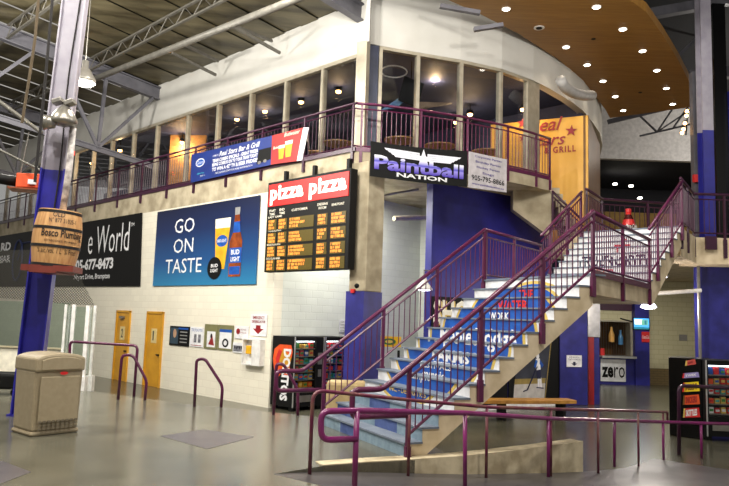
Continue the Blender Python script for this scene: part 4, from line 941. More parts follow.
# right machines
O1 = atz(668, 433, L); ua = V((.93, -.36, 0)).normalized(); 
pA = atY(669, 400, 15.3); pBx = atY(702, 400, 14.9); uA = V((pBx.x-pA.x, pBx.y-pA.y, 0)); wA = uA.length; uA.normalize(); nA = V((uA.y, -uA.x, 0))
root = thing('vending_machine', 'black machine side with five candy bar pictures behind the tall plum rail', 'vending machine', V((pA.x, pA.y, L)))
P = Plane(V((pA.x, pA.y, L)), uA, Z, nA); hM = atY(680, 357.5, 15.2).z-L
mb = MB(); P.box(mb, 0, wA, 0, hM, -.9, 0)
mb.build('cabinet', m_blackg, root, bevel=.015)
for i, (t, base_, ink, ac) in enumerate((('SKITTLES', m_red, m_whitep, m_gold), ('SNICKERS', m_orange, m_redd, m_brown), ('M&M', mat('candy_yellow', (248, 214, 30), .4), m_brown, m_red), ('TWIX', mat('candy_violet', (150, 140, 200), .4), m_whitep, m_red), ('MARS', mat('candy_red', (206, 84, 74), .4), m_redd, m_gold))):
    b0 = .42+i*.275+(.02 if i > 2 else 0); hgt = .2 if i < 3 else .11; tl2 = .05; mb = MB()
    x0, x1 = .28, wA-.04
    if i == 4: x0 = .34; x1 = wA-.1
    pts = [(x0, b0), (x1, b0+tl2), (x1-.02, b0+tl2+hgt), (x0+.02, b0+hgt)]
    P.poly(mb, pts, .004, 0)
    vs, fs = textmesh(t, bold=.04); mb.add([P.pt(x0+.06+(x1-x0-.12)*a, b0+.03+tl2*a+(hgt-.06)*b, .008) for a, b in vs], fs, 1)
    P.poly(mb, [(x0, b0), (x0+.04, b0+.01), (x0+.05, b0+hgt), (x0+.02, b0+hgt)], .006, 2); mb.build('candy_picture', [base_, ink, ac], root)
pC = atY(706, 400, 14.75); pD = atY(745, 400, 14.6)
r2_, Pq = vending('black snack machine with a lit glass front at the right edge', V((pC.x, pC.y, 0)), V((1, -.05, 0)).normalized(), V((-.05, -1, 0)).normalized(), 1.0, hM-.02, .85, L, seed=9, rows=5, cols=5)
mb = MB(); q = atY(703.5, 400, 14.9); mb.tube([V((q.x, 15, L)), V((q.x, 15, 1.25))], .025, 8); tag(mb.build('steel_pole', m_galv), 'thin steel pole between the two candy machines', 'pole')

# ================================================================ SMALL THINGS, LOWER FLOOR
# banners on the blue wall
BW = Plane(W0+WN*.02, WD, Z, WN)
def bpx(x, y): q = wpx(x, y); return (q-W0).dot(WD), q.z
zt = bpx(445, 297)[1]
aH, _ = bpx(508, 360); aH2, _ = bpx(548, 360); aE = wl-.02
root = thing('wall_banner', 'black banner with pale SHOW lettering low on the blue wall', 'banner', BW.pt(0, .3))
mb = MB(); BW.box(mb, .02, aH-.05, -.5, zt, .0, .02); mb.build('sheet', m_black, root)
mb = MB(); BW.text(mb, 'SHOW', .1, zt-.75, 1.9, .66, .028, 1, bold=.05); BW.text(mb, 'SHOW', .06, zt-.73, 1.9, .66, .032, 0, bold=.03); BW.text(mb, 'NHL', .12, zt-1.65, 1.2, .68, .03, 0, bold=.03); mb.build('lettering', [mat('pale_yellow', (246, 242, 226), .5), m_gold], root)
root = thing('hockey_banner', 'hockey player banner with black borders behind the wooden bench', 'banner', BW.pt(aH, .1))
mb = MB(); BW.box(mb, aH, aE, -.5, zt, .0, .02); mb.build('sheet', m_black, root)
a5 = bpx(512, 400)[0]; a6 = bpx(543, 400)[0]; a7 = bpx(553, 330)[0]; a8 = bpx(520, 330)[0]
mb = MB(); BW.poly(mb, [(a5, -.48), (a6, -.48), (a7, zt-.1), (a8, zt-.1)], .024, 0); BW.poly(mb, [(a5, -.48), (a6, -.48), (a6+.04, .0), (a5+.04, .0)], .026, 1); BW.poly(mb, [(a5+.04, .0), (a6+.04, .0), (a6+.06, .15), (a5+.06, .15)], .026, 2)
BW.poly(mb, [(a6, -.48), (a6+.04, -.48), (a7+.04, zt-.1), (a7, zt-.1)], .028, 2); mb.build('picture', [mat('poster_slate', (56, 60, 72), .5, 0, (36, 38, 50), 2), mat('poster_ice', (196, 192, 188), .5), mat('poster_tan', (150, 130, 70), .5)], root)
mb = MB(); pxr, py_ = bpx(536.5, 375); _BW = BW; px_ = 0; BW = Plane(_BW.pt(pxr, -.36), _BW.u, _BW.v, _BW.n); BW.u = BW.u*.8; BW.v = BW.v*.8
def hk(dx, dz): return BW.pt(px_+dx, .35+dz, .034)
BW.ell(mb, px_-.02, 1.42, .08, .1, .036, 0); BW.poly(mb, [(px_-.12, 1.32), (px_+.1, 1.34), (px_+.14, .95), (px_-.1, .9)], .034, 0); BW.poly(mb, [(px_-.1, .92), (px_+.14, .95), (px_+.16, .62), (px_-.04, .62)], .035, 1)
for s in (0, 1): BW.poly(mb, [(px_-.02+s*.1, .66), (px_+.08+s*.1, .66), (px_+.1+s*.12, .3), (px_+.0+s*.12, .3)], .034, 0)
BW.poly(mb, [(px_-.1, .3), (px_+.3, .26), (px_+.32, .3), (px_-.06, .34)], .035, 1)
mb.tube([BW.pt(px_-.05, 1.05, .036), BW.pt(px_-.55, .25, .036), BW.pt(px_-.75, .2, .036)], .018, 5, 1); BW.poly(mb, [(px_-.12, 1.3), (px_-.02, 1.25), (px_-.12, 1.0), (px_-.22, 1.05)], .036, 2)
BW.poly(mb, [(px_+.1, 1.3), (px_+.3, 1.1), (px_+.2, 1.0), (px_+.08, 1.15)], .036, 2); mb.build('player_picture', [m_whitep, m_navyp, m_lblue], root)
BW = _BW
# white strip under
mb = MB(); BW.box(mb, .02, aE, L, -.52, 0, .03); struct(mb.build('baseboard_blue', m_whitep), 'white base strip of the blue wall')
# bench
ba = atz(440, 402.5, -.2); bb = atz(575, 402, -.2)
ba = atY(430, 403, 16.2); bb = atY(576, 401, 17.2); zz = (ba.z+bb.z)/2; bd = V((bb.x-ba.x, bb.y-ba.y, 0)); bl = bd.length; bd.normalize(); bn = V((-bd.y, bd.x, 0))
root = thing('bench', 'long wooden bench along the hockey banner under the stairs', 'bench', V((ba.x, ba.y, L)))
mb = MB(); o = V((ba.x, ba.y, zz)); mb.box(o+bd*bl/2+bn*.2, bd*bl/2, bn*.24, Z*.045); mb.build('seat', m_plank, root, bevel=.01)
for t in (.15, .5, .92):
    mb = MB(); mb.box(V((ba.x, ba.y, (zz+L)/2-.02))+bd*bl*t+bn*.2, bd*.04, bn*.18, Z*((zz-L)/2-.025)); mb.build('leg', m_black, root)
# tan stone seat
q = atz(343, 400.5, L+.3); q0 = atY(326, 399, 14.6); q1 = atY(362, 399, 14.6)
mb = MB(); mb.abox(q0.x, q1.x+.1, 14.5, 15.0, L+.02, .36); 
root = tag(mb.build('stone_seat', m_seat, bevel=.08), 'rounded tan stone seat at the foot of the blue column base', 'seat')
# yellow kiosk
q = atY(389, 342, 17.2); root = thing('kiosk', 'black stand with yellow sign and green oval in the recess', 'kiosk', V((q.x, 17.2, L)))
mb = MB(); mb.abox(q.x-.32, q.x-.26, 17.2, 17.3, L, .92); mb.abox(q.x+.22, q.x+.28, 17.2, 17.3, L, .92); mb.abox(q.x-.32, q.x+.28, 17.2, 17.6, L, .25); mb.build('stand', m_black, root)
mb = MB(); mb.abox(q.x-.34, q.x+.3, 17.16, 17.2, q.z-.12, q.z+.14); mb.build('sign_panel', mat('sign_yellow', (244, 190, 30), .4), root)
mb = MB(); KP = Plane((q.x, 17.155, q.z), (1, 0, 0), Z, (0, -1, 0)); KP.ell(mb, 0, .01, .17, .08, .003, 0); KP.ell(mb, 0, .01, .1, .04, .005, 1); mb.build('emblem', [mat('sign_green', (30, 110, 50), .5), m_gold], root)
# lamp and pipe in the recess
q = atY(424, 290, 17.0); root = thing('wall_lamp', 'white dome lamp hanging at the edge of the blue wall', 'lamp', q)
mb = MB(); mb.lathe(q, [(.02, .34), (.06, .3), (.08, .2), (.2, .06), (.22, 0), (.18, 0)], 18); mb.build('shade', m_white, root, smooth=True)
mb = MB(); mb.lathe(q, [(0, -.03), (.15, -.01), (.17, .02), (0, .03)], 16); mb.build('bulb', m_litf, root)
mb = MB(); mb.tube([q+Z*.33, q+V((0, .1, .5)), q+V((.25, .3, .5))], .02, 6); mb.build('arm', m_galv, root)
p1 = atY(384, 195, 17.5); p2 = atY(418, 189.5, 18.5)
tag(MB().tube([p1, p2, p2+Z*.12], .03, 8).build('sprinkler_pipe', m_galv), 'thin grey sprinkler pipe under the recess ceiling', 'pipe')
p1 = atY(394, 218.5, 18.5); p2 = atY(430, 217.5, 19.5)
tag(MB().tube([p1, p2], .07, 8).build('duct', mat('beige_pipe', (200, 186, 160), .6)), 'fat beige pipe stub under the recess ceiling', 'pipe')
# counter details
root = thing('serving_window', 'serving hatch with a grille and the zero counter panel', 'counter', (zx(600), YZ, L))
mb = MB(); PZ.box(mb, zx(596), zx(629.5), .42, .5, -.3, .75); mb.build('counter_top', m_alu, root)
mb = MB(); PZ.box(mb, zx(596), zx(620.5), L+.12, .36, .5, .54); mb.build('panel', m_whitep, root)
mb = MB(); PZ.text(mb, 'ze', zx(597), -.38, zx(608.5)-zx(597), .44, .55, 0, bold=.04); PZ.text(mb, 'ro', zx(609), -.38, zx(619.5)-zx(609), .44, .55, 1); mb.build('lettering', m_black, root)
mb = MB(); PZ.box(mb, zx(627.2), zx(629.5), .5, 1.95, -.2, .35); PZ.box(mb, zx(596), zx(629.5), 1.88, 1.95, -.2, .35); mb.build('frame', m_frame, root)
mb = MB()
for i in range(14): x = zx(597)+i*.105; mb.tube([PZ.pt(x, .5, -.1), PZ.pt(x, 1.9, -.1)], .008, 4)
mb.build('grille', m_galv, root)
def bottle(mb, c, r, h, mi=0): mb.lathe(c, [(0, 0), (r, 0), (r, h*.5), (r*.45, h*.75), (r*.4, h), (0, h)], 12, mi)
mb = MB(); q = PZ.pt(zx(611), 1.05, .05); bottle(mb, q, .12, .62); tag(mb.build('hanging_bottle', mat('golden_plastic', (226, 170, 90), .4)), 'golden bottle shape hanging in the serving hatch', 'bottle')
mb = MB(); q = PZ.pt(zx(620), .95, .05); bottle(mb, q, .1, .6); tag(mb.build('hanging_bottle', mat('sky_plastic', (70, 130, 180), .4)), 'blue bottle shape hanging in the serving hatch', 'bottle')
mb = MB(); PZ.box(mb, zx(598), zx(602), .5, .78, 0, .3); tag(mb.build('drink_box', m_red), 'red box on the serving counter', 'box')
# television
q = atY(641.5, 324, 26.5); root = thing('television', 'wall television with a bright blue picture above the red sign', 'television', q)
TP = Plane((q.x, 26.5, q.z), (1, .1, 0), Z, (.1, -1, 0)); mb = MB(); TP.box(mb, -.34, .34, -.25, .25, -.06, 0); mb.build('case', m_blackg, root, bevel=.01)
mb = MB(); TP.rect(mb, -.31, .31, -.2, .22, .003, 0); TP.rect(mb, -.28, .05, -.02, .17, .005, 1); TP.rect(mb, .0, .26, -.05, .16, .006, 2); TP.rect(mb, -.31, .31, -.2, -.12, .005, 3); TP.rect(mb, .12, .2, -.02, .14, .008, 3)
mb.build('screen', [mat('screen_blue', (60, 140, 215), .4, emit=.9), mat('screen_white', (225, 235, 240), .4, emit=.8), mat('screen_green', (90, 150, 130), .4, emit=.7), mat('screen_teal', (30, 100, 120), .4, emit=.7)], root)
mb = MB(); mb.tube([TP.pt(0, 0, -.06), TP.pt(-.1, .1, -.7), TP.pt(-.1, .2, -1.5)], .03, 6); mb.build('bracket', m_black, root)
q = PZ.pt(zx(636), 1.15, .62); root = thing('drink_sign', 'small red Coca-Cola sign on the blue pilaster', 'sign', q)
mb = MB(); PZ.box(mb, zx(635.5), zx(643.2), 1.1, 1.52, .61, .64); mb.build('panel', m_red, root)
mb = MB(); PZ.text(mb, 'Coca-Cola', zx(636), 1.24, zx(642.7)-zx(636), .14, .645, shear=.3); mb.build('lettering', m_whitep, root)
root = thing('wall_sign', 'tiny grey plaque on the cream block wall', 'sign', PZ.pt(zx(683), 1.25, .01)); mb = MB(); PZ.box(mb, zx(679), zx(687), 1.2, 1.45, .01, .03); mb.build('panel', m_galv, root)
# hanging lamps under the landing with pipe
q = atY(648, 308, 16.2)
for k, (xx_, yy_, Yy, lab) in enumerate(((648.5, 307.5, 15.6, 'glowing white lamp hung under the stair landing'), (645.5, 299.5, 17.5, 'second glowing lamp just above and behind the first'))):
    q = atY(xx_, yy_, Yy); root = thing('pendant_lamp', lab, 'lamp', q, 'lamps under the landing')
    mb = MB(); mb.lathe(q, [(.03, .22), (.07, .16), (.17, .02), (.175, 0)], 16); mb.build('shade', m_litf, root, smooth=True)
    mb = MB(); mb.lathe(q, [(0, -.04), (.13, -.02), (.165, .005), (0, .01)], 16); mb.build('bulb', m_litf, root)
    mb = MB(); mb.tube([q+Z*.2, V((q.x, q.y, 3.2))], .015, 6); mb.build('stem', m_galv, root)
    ld = bpy.data.lights.new('bulb_light', 'POINT'); ld.energy = 90; ld.color = (1, .9, .8); ld.shadow_soft_size = .12; lo_ = bpy.data.objects.new('bulb_light', ld); COL.objects.link(lo_); lo_.location = (0, 0, -.15); lo_.parent = root
p1 = atY(650, 293.5, 16.8); p2 = atY(701, 290.5, 16.8)
tag(MB().tube([p1, p2], .05, 8).build('conduit_pipe', m_white), 'white pipe running right from the lamps to the wide blue pillar', 'pipe')

# red bottle on the upper floor
q = atY(628.5, 226, 16.9); q.z = U_; root = thing('bottle_display', 'giant red cola bottle display standing at the top of the stairs', 'display', q)
mb = MB(); zt_ = atY(628.5, 209, 16.9).z-U_
mb.lathe(q, [(0, 0), (.15, 0), (.165, .12), (.16, zt_*.42), (.13, zt_*.62), (.07, zt_*.8), (.06, zt_*.9), (0, zt_*.9)], 20, mis=[0, 0, 1, 0, 1, 0, 1]); mb.build('body', [m_red, mat('cola_dark', (70, 14, 16), .2)], root, smooth=True)
mb = MB(); mb.lathe(q, [(.0, zt_*.88), (.07, zt_*.88), (.07, zt_), (0, zt_)], 14); mb.build('cap', m_red, root)
mb = MB(); BP = Plane((q.x, q.y-.18, q.z), (1, 0, 0), Z, (0, -1, 0)); BP.text(mb, 'Coca-Cola', -.14, zt_*.28, .28, .12, .0, shear=.3); mb.build('lettering', m_whitep, root)
# yellowish lower far wall
mb = MB(); mb.abox(6.6, 12, 26, 26.2, U_, 6.1); mb.abox(12, 13.8, 26, 26.2, U_, 5.6); struct(mb.build('wall_upper_back', mat('dull_yellow', (150, 122, 60), .6)), 'dull yellow low wall beyond the upper railing')

# ================================================================ RESTAURANT SIGN AND INTERIOR
YP = Plane(YA+yn*.02, -yd, Z, yn)
def ypx(x, y): q = online(x, y, YA, YB); return (q-YA).dot(-yd), q.z
root = thing('restaurant_sign', 'red lettering Real Stars Bar & Grill with stars on the yellow wall', 'sign', YP.pt(1, 6))
mb = MB()
for t, x0, y0, x1, y1, k in (('Real', 528, 133, 563, 121, dict(shear=.35, bold=.01)), ('Stars', 528, 147.5, 566, 136, dict(shear=.35, bold=.01)), ('BAR & GRILL', 526, 155.5, 576, 152.5, dict(bold=.03, spacing=1.3))):
    a, b = ypx(x0, y0); c, d_ = ypx(x1, y1)
    if t == 'BAR & GRILL': d_ = b+.2
    if t == 'Real': d_ = b+.42
    if t == 'Stars': d_ = b+.38
    YP.text(mb, t, a, b, c-a, d_-b, .02, **k)
mb.build('lettering', mat('sign_crimson', (150, 24, 30), .5), root)
mb = MB()
for x, y in ((523, 123.5), (571.5, 131), (523, 138.5)):
    a, b = ypx(x, y); YP.star(mb, a, b, .19 if y < 135 else .13, .02, rot=.1)
mb.build('stars', mat('sign_crimson', (150, 24, 30), .5), root)
# oval neon ring
q = atY(394, 71.5, 18.2); mb = MB(); mb.tube([q+V((.36*cos(2*pi*i/28), 0, .17*sin(2*pi*i/28))) for i in range(29)], .02, 6, cap=False)
tag(mb.build('oval_sign', m_whitep), 'white oval ring sign hanging inside the corner window', 'sign')
mb = MB(); q = atY(411, 92, 18.4); mb.box(q, (.28, .02, -.1), (0, .04, 0), (.08, 0, .35)); tag(mb.build('speaker', m_black, bevel=.02), 'black tilted speaker hanging inside the corner window', 'speaker')
MB().tube([atY(411, 92, 18.4)+V((0, 0, .3)), V((atY(411, 92, 18.4).x, 18.4, 8.9))], .015, 6).build('hanger', m_black, [o for o in bpy.data.objects if o.name == 'speaker'][0])
mb = MB(); q = atY(400, 104, 18.5); mb.prism([q+V((-.55, 0, -.2)), q+V((-.1, 0, -.12)), q+V((.35, 0, .3)), q+V((.2, 0, .35))], (0, .04, 0)); tag(mb.build('blue_pennant', mat('pennant_blue', (120, 160, 190), .5, 0, (50, 90, 140), 4)), 'pale blue pennant inside the corner window', 'pennant')
# tables and chairs
def make_table():
    t = thing('bar_table', '', 'table', (0, 0, 0), 'tables behind the balcony windows')
    MB().lathe((0, 0, .72), [(0, 0), (.42, 0), (.42, .035), (0, .035)], 20).build('table_top', m_table, t)
    MB().tube([(0, 0, .03), (0, 0, .72)], .035, 8).build('pedestal', m_chair, t)
    MB().lathe((0, 0, 0), [(0, 0), (.26, 0), (.26, .02), (.04, .05), (0, .05)], 16).build('base', m_black, t); return t
def make_chair():
    t = thing('bar_chair', '', 'chair', (0, 0, 0), 'chairs behind the balcony windows')
    MB().abox(-.2, .2, -.2, .2, .45, .49).build('seat', m_table, t, bevel=.01)
    b = MB(); b.tube([(-.19, .19, .47), (-.19, .23, .95), (.19, .23, .95), (.19, .19, .47)], .014, 6)
    for i in range(3): b.tube([(-.19, .2+.008*i, .6+i*.12), (.19, .2+.008*i, .6+i*.12)], .01, 5)
    b.build('backrest', m_chair, t)
    for sx in (-1, 1):
        for sy in (-1, 1): MB().tube([(sx*.17, sy*.17, .45), (sx*.21, sy*.2, 0)], .013, 6).build('leg', m_chair, t)
    return t
tb0, ch0 = make_table(), make_chair(); first = [1, 1]
tabs = [(400, 17.35, 'round table behind the first curved pane, left of the corner mullion'), (440, 17.8, 'round table behind the second curved pane above the Paintball banner'), (486, 18.3, 'round table behind the third curved pane, above the information sheet'), (338, 17.9, 'round table behind the last straight pane')]
for i, (x, Y, lab) in enumerate(tabs):
    q = atY(x, 140, Y); q.z = B_
    if first[0]: t = tb0; t.location = q; t['label'] = lab; first[0] = 0
    else: dup(tb0, q, lab)
    for s, nm in ((-1, 'left'),):
        cl = 'metal bar chair on the %s of the %s' % (nm, lab.replace('round table behind', 'table in'))
        loc = q+V((s*.58, -.02, 0))
        if first[1]: c = ch0; c.location = loc; first[1] = 0
        else: c = dup(ch0, loc)
        c['label'] = ' '.join(cl.split()[:16]); c.rotation_euler = (0, 0, -s*pi/2)
# warm lamps inside
warm = [(182, 142, 27, 'sconce glowing warm behind the left panes, near the blue sponsor banner'), (237, 119, 24.5, 'small pendant lamp in the pane left of the red beer banner'), (265, 111, 23.5, 'small pendant lamp in the pane over the red beer banner'), (301, 101.6, 22, 'small pendant lamp in the wide pane above the schedule board'), (338.5, 91, 20.8, 'small pendant lamp in the last straight pane'),
        (435, 76.5, 20, 'bright pendant lamp in the second curved pane'), (470, 114, 22, 'low small lamp in the third curved pane'), (456, 122, 23, 'faint low lamp beside the second curved mullion'), (523, 109, 20.5, 'track lamp left of the yellow wall stars'), (120, 150, 27.5, 'tiny pendant lamp in the far left panes'), (92, 163, 29, 'faintest pendant lamp at the far left panes')]
for x, y, Y, lab in warm:
    q = atY(x, y, Y); root = thing('pendant_lamp', lab, 'lamp', q, 'restaurant lamps'); r = .11
    MB().lathe(q, [(0, -r*.8), (r*.7, -r*.5), (r*.8, 0), (r*.5, r*.5), (0, r*.6)], 12).build('bulb', m_litw, root)
    MB().lathe(q, [(r*1.1, 0), (r*.9, r), (.015, r*1.6), (.015, max(.2, 8.88-q.z))], 12).build('shade', m_black, root)
    ld = bpy.data.lights.new('bulb_light', 'POINT'); ld.energy = {182: 120, 435: 90, 470: 45}.get(x, 24); ld.color = (1, .66, .34); ld.shadow_soft_size = .1
    lo_ = bpy.data.objects.new('bulb_light', ld); COL.objects.link(lo_); lo_.location = (0, -.1, -.25); lo_.parent = root
# interior warm wall near the sconce
mb = MB(); q = atY(182, 142, 27.2); mb.prism([q+V((-.5, .05, -1.8)), q+V((1.0, -.1, -1.8)), q+V((1.0, -.1, 1.6)), q+V((-.5, .05, 1.6))], (0, .2, 0)); struct(mb.build('wall_sconce', mat('tan_wall', (190, 140, 80), .7)), 'tan wall piece behind the sconce')
mb = MB(); b0 = atY(418, 105, 22); b1 = atY(536, 84, 22); mb.bar(b0, b1, .15, .3); tag(mb.build('ceiling_beam', m_beam), 'pale beam seen through the curved windows', 'beam')

# ================================================================ ROOF STEEL
UA = (fpx(160, 86, -.8)-F0).dot(FA)
def rline(u, s, dz=0): return F0+FN*(s-.8)+FA*u+Z*(roofz(s)-dz)
sA, sB = 0, 22
def frame(u, label, lower=True):
    root = thing('roof_truss', label, 'truss', rline(u, 0, .5))
    MB().ibeam(rline(u, .0, .32), rline(u, 22, .32), .22, .42).build('rafter', m_beam, root)
    if lower:
        z0 = 6.9; lo0 = F0+FN*(-.7)+FA*u+Z*6.82; lo1 = F0+FN*8+FA*u+Z*7.7
        lo1 = F0+FN*12+FA*u+Z*(6.82+.11*12.7)
        MB().ibeam(lo0, lo1, .12, .16).build('bottom_chord', m_beam, root)
        def lowp(s): return lo0+(lo1-lo0)*((s+.0)/12.7)
        n1 = lowp(2.0)
        for s_top in (.25, 2.0, 3.6): MB().bar(n1+Z*.05, rline(u, s_top, .55), .1, .1).build('strut', m_beam, root)
        n2 = lowp(6.2)
        for s_top in (4.4, 6.2, 8.0): MB().bar(n2+Z*.05, rline(u, s_top, .55), .1, .1).build('strut', m_beam, root)
    return root
frame(UA, 'grey roof truss meeting the bulkhead beside the hanging lamp')
frame(UA+7.5, 'far grey roof truss at the left edge'); frame(-2.2+.15, 'grey rafter ending at the curved bulkhead corner', False)
# joists parallel to the facade
def joist(s, u0, u1, label, h=.4, r=.02, cat='joist'):
    root = thing('roof_joist', label, cat, rline(u0, s, .5), 'open web roof joists')
    a, b = rline(u0, s, .06), rline(u1, s, .06); MB().bar(a, b, .08, .05).build('top_chord', m_joist, root); c, d_ = a-Z*h, b-Z*h; MB().bar(c, d_, .08, .05).build('bottom_chord', m_joist, root)
    n = int(abs(u1-u0)/.45); mb = MB(); pts = [(a if i % 2 else c)+((b if i % 2 else d_)-(a if i % 2 else c))*(i/n) for i in range(n+1)]; mb.tube(pts, .016, 5); mb.build('web', m_joist, root)
for s, nm in ((2.6, 'nearest the white bulkhead'), (5.2, 'second from the white bulkhead'), (7.8, 'third from the white bulkhead'), (10.4, 'fourth from the white bulkhead')):
    joist(s, 20, -1.9, 'open web steel joist under the foil roof, '+nm)
p1 = atY(74, 82, 17); 
g0 = fpx(150, 57, 2.2); g1 = fpx(294, 0, 2.2); gd = (g1-g0)
tag(MB().tube([g0-gd*.9, g1+gd*.6], .09, 10).build('gas_pipe', m_joist, smooth=True), 'long pale pipe running under the joists parallel to the bulkhead', 'pipe')
for x0, y0, x1, y1, lab in ((232, 26, 280, 53, 'short pale purlin above the straight windows'), (185, 45, 218, 61, 'short pale purlin left of the middle one'), (172, 53, 216, 75, 'thin rod purlin near the truss end'), (230, 24, 272, 41, 'paired thin purlin beside the joist')):
    e = fpx(x1, y1, -.55); s = fpx(x0, y0, 1.2); tag(MB().bar(e, s, .06, .08).build('roof_purlin', m_joist), lab, 'purlin')
# hanging high bay lamps over concourse and rink; one added for the far bulkhead
lampproto = None
def highbay(loc, label, energy, visible=True, tilt=None):
    root = thing('high_bay_lamp', label, 'lamp', loc, 'high bay roof lamps'); q = V(loc)
    MB().lathe(q, [(.25, 0), (.235, .1), (.12, .3), (.07, .34), (.07, .5), (.0, .52)], 20).build('shade', mat('lamp_shade_grey', (150, 146, 138), .35, .3), root, smooth=True)
    MB().lathe(q, [(0, -.06), (.16, -.045), (.235, .015), (0, .02)], 20).build('lens', m_lit, root)
    s = (q-F0).dot(FN)+.8; zt_ = roofz(s) if s > 0 else 12.4
    MB().tube([q+Z*.5, V((q.x, q.y, min(zt_, 12.4)-.02))], .012, 6).build('stem', m_galv, root)
    ld = bpy.data.lights.new('lamp_light', 'POINT'); ld.energy = energy; ld.color = (1, .96, .88); ld.shadow_soft_size = .25
    o = bpy.data.objects.new('lamp_light', ld); COL.objects.link(o); o.location = (0, 0, -.35); o.parent = root
q = atY(84, 83, 14.5); highbay(q, 'bright hanging high bay lamp beside the white column', 700)
for i, (x, y_, z, e, lab) in enumerate(((-9, 8, 9.2, 1250, 'left of the frame over the platform'), (-3.2, 6.5, 9.6, 1350, 'above the platform middle'), (2.5, 4, 10, 1100, 'above the foreground ramp'), (-10.5, 15.5, 8.6, 1300, 'over the rink side'), (-2.5, 12.2, 9.2, 900, 'in front of the corner column'), (4.6, 10.2, 9, 520, 'above the stair landing'), (11, 11, 9, 260, 'beyond the right edge'), (16.5, 27, 9.9, 420, 'unseen over the far upper floor, added to brighten the bulkhead'), (-4, 0, 10.5, 1200, 'above the photographer'))):
    highbay((x, y_, z), 'high bay lamp hung '+lab, e)
# fill strips added out of sight under slabs to brighten recess and counter
def strip(a, b, label, energy, col=(1, .97, .86)):
    a, b = V(a), V(b); d = (b-a).normalized(); root = thing('fill_lamp', label, 'lamp', (a+b)/2, 'added fill strips under the concrete slabs')
    MB().bar(a, b, .16, .06).build('housing', m_white, root); MB().bar(a-Z*.045+d*.03, b-Z*.045-d*.03, .06, .03).build('tube', m_litf, root)
    ld = bpy.data.lights.new('fill_light', 'AREA'); ld.shape = 'RECTANGLE'; ld.size = .12; ld.size_y = (b-a).length; ld.energy = energy; ld.color = col
    o = bpy.data.objects.new('fill_light', ld); COL.objects.link(o); o.parent = root; o.location = (0, 0, -.08); o.rotation_euler = (0, 0, math.atan2(d.y, d.x)-pi/2)
q = F0+RD*.7+RN*1.3+Z*5.25; strip(q, q+RD*1.2, 'added fill strip under the balcony slab over the first snack machine', 150)
q = F0+RD*2.3+RN*.7+Z*5.25; strip(q, q+RD*.6, 'short added fill strip deeper in the recess', 90)
strip((9.6, 25, 3.6), (11.2, 25, 3.6), 'added fill strip under the upper slab before the serving window', 110)
strip((9.3, 19.5, 3.6), (10.6, 19.5, 3.6), 'added fill strip under the upper slab behind the wide blue pillar', 90)
# soffit downlights
dl = [(167, 22), (318, 118), (371, 163), (411, 204), (442, 243), (462, 278), (395, 17), (461, 73), (511, 128), (547, 177), (571, 222), (587, 262)]
names = ['first of the inner row nearest the upper left', 'second of the inner row', 'third of the inner row', 'fourth of the inner row', 'fifth of the inner row', 'last of the inner row by the soffit end', 'first of the outer row', 'second of the outer row', 'third of the outer row', 'fourth of the outer row', 'fifth of the outer row', 'last of the outer row by the soffit end']
dlp = None
for (x, y), nm in zip(dl, names):
    q = atz(440+x/2.5223, y/2.5223, 9.5); loc = V((q.x, q.y, 9.5))
    if dlp is None:
        dlp = thing('downlight', 'round lit downlight in the maple soffit, '+nm, 'downlight', loc, 'soffit downlights')
        MB().lathe(loc, [(.085, 0), (.115, 0), (.115, -.015), (.085, -.015)], 18).build('ring', m_white, dlp); MB().lathe(loc, [(0, -.016), (.085, -.016), (.085, -.024), (0, -.024)], 18).build('lens', m_lit, dlp)
        ld = bpy.data.lights.new('downlight_light', 'SPOT'); ld.energy = 28; ld.color = (1, .85, .65); ld.spot_size = radians(110); ld.spot_blend = .6; ld.shadow_soft_size = .1
        o = bpy.data.objects.new('downlight_light', ld); COL.objects.link(o); o.location = (0, 0, -.05); o.parent = dlp
    else: dup(dlp, loc, 'round lit downlight in the maple soffit, '+nm)
for x, y, lab in ((250, 70, 'white rimmed unlit fitting in the maple soffit'), (387, 98, 'small dark sprinkler head in the middle of the maple soffit'), (505, 233, 'small dark sprinkler head near the soffit end')):
    q = atz(440+x/2.5223, y/2.5223, 9.5); r = .14 if x == 250 else .06
    o = MB().lathe((q.x, q.y, 9.5), [(0, -.02), (r*.6, -.02), (r*.6, -.01), (r, -.01), (r, 0), (0, 0)], 16, mis=[1, 1, 0, 0, 0]).build('sprinkler', [m_white if x == 250 else m_black, m_black]); tag(o, lab, 'sprinkler')
# silver duct on the bulkhead
pts = [atY(x, y, Yy) for x, y, Yy in ((560, 79, 18.0), (564, 87, 18.2), (573, 93, 18.6), (583, 95.5, 19.2), (592, 95.5, 20))]
pts = [p for i, p in enumerate(pts)]
MBt = MB().tube(fillet(pts, .3, 4), .15, 14); tag(MBt.build('air_duct', mat('dull_duct', (176, 174, 172), .6, .1), smooth=True), 'pale curved air duct beside the maple soffit', 'duct')
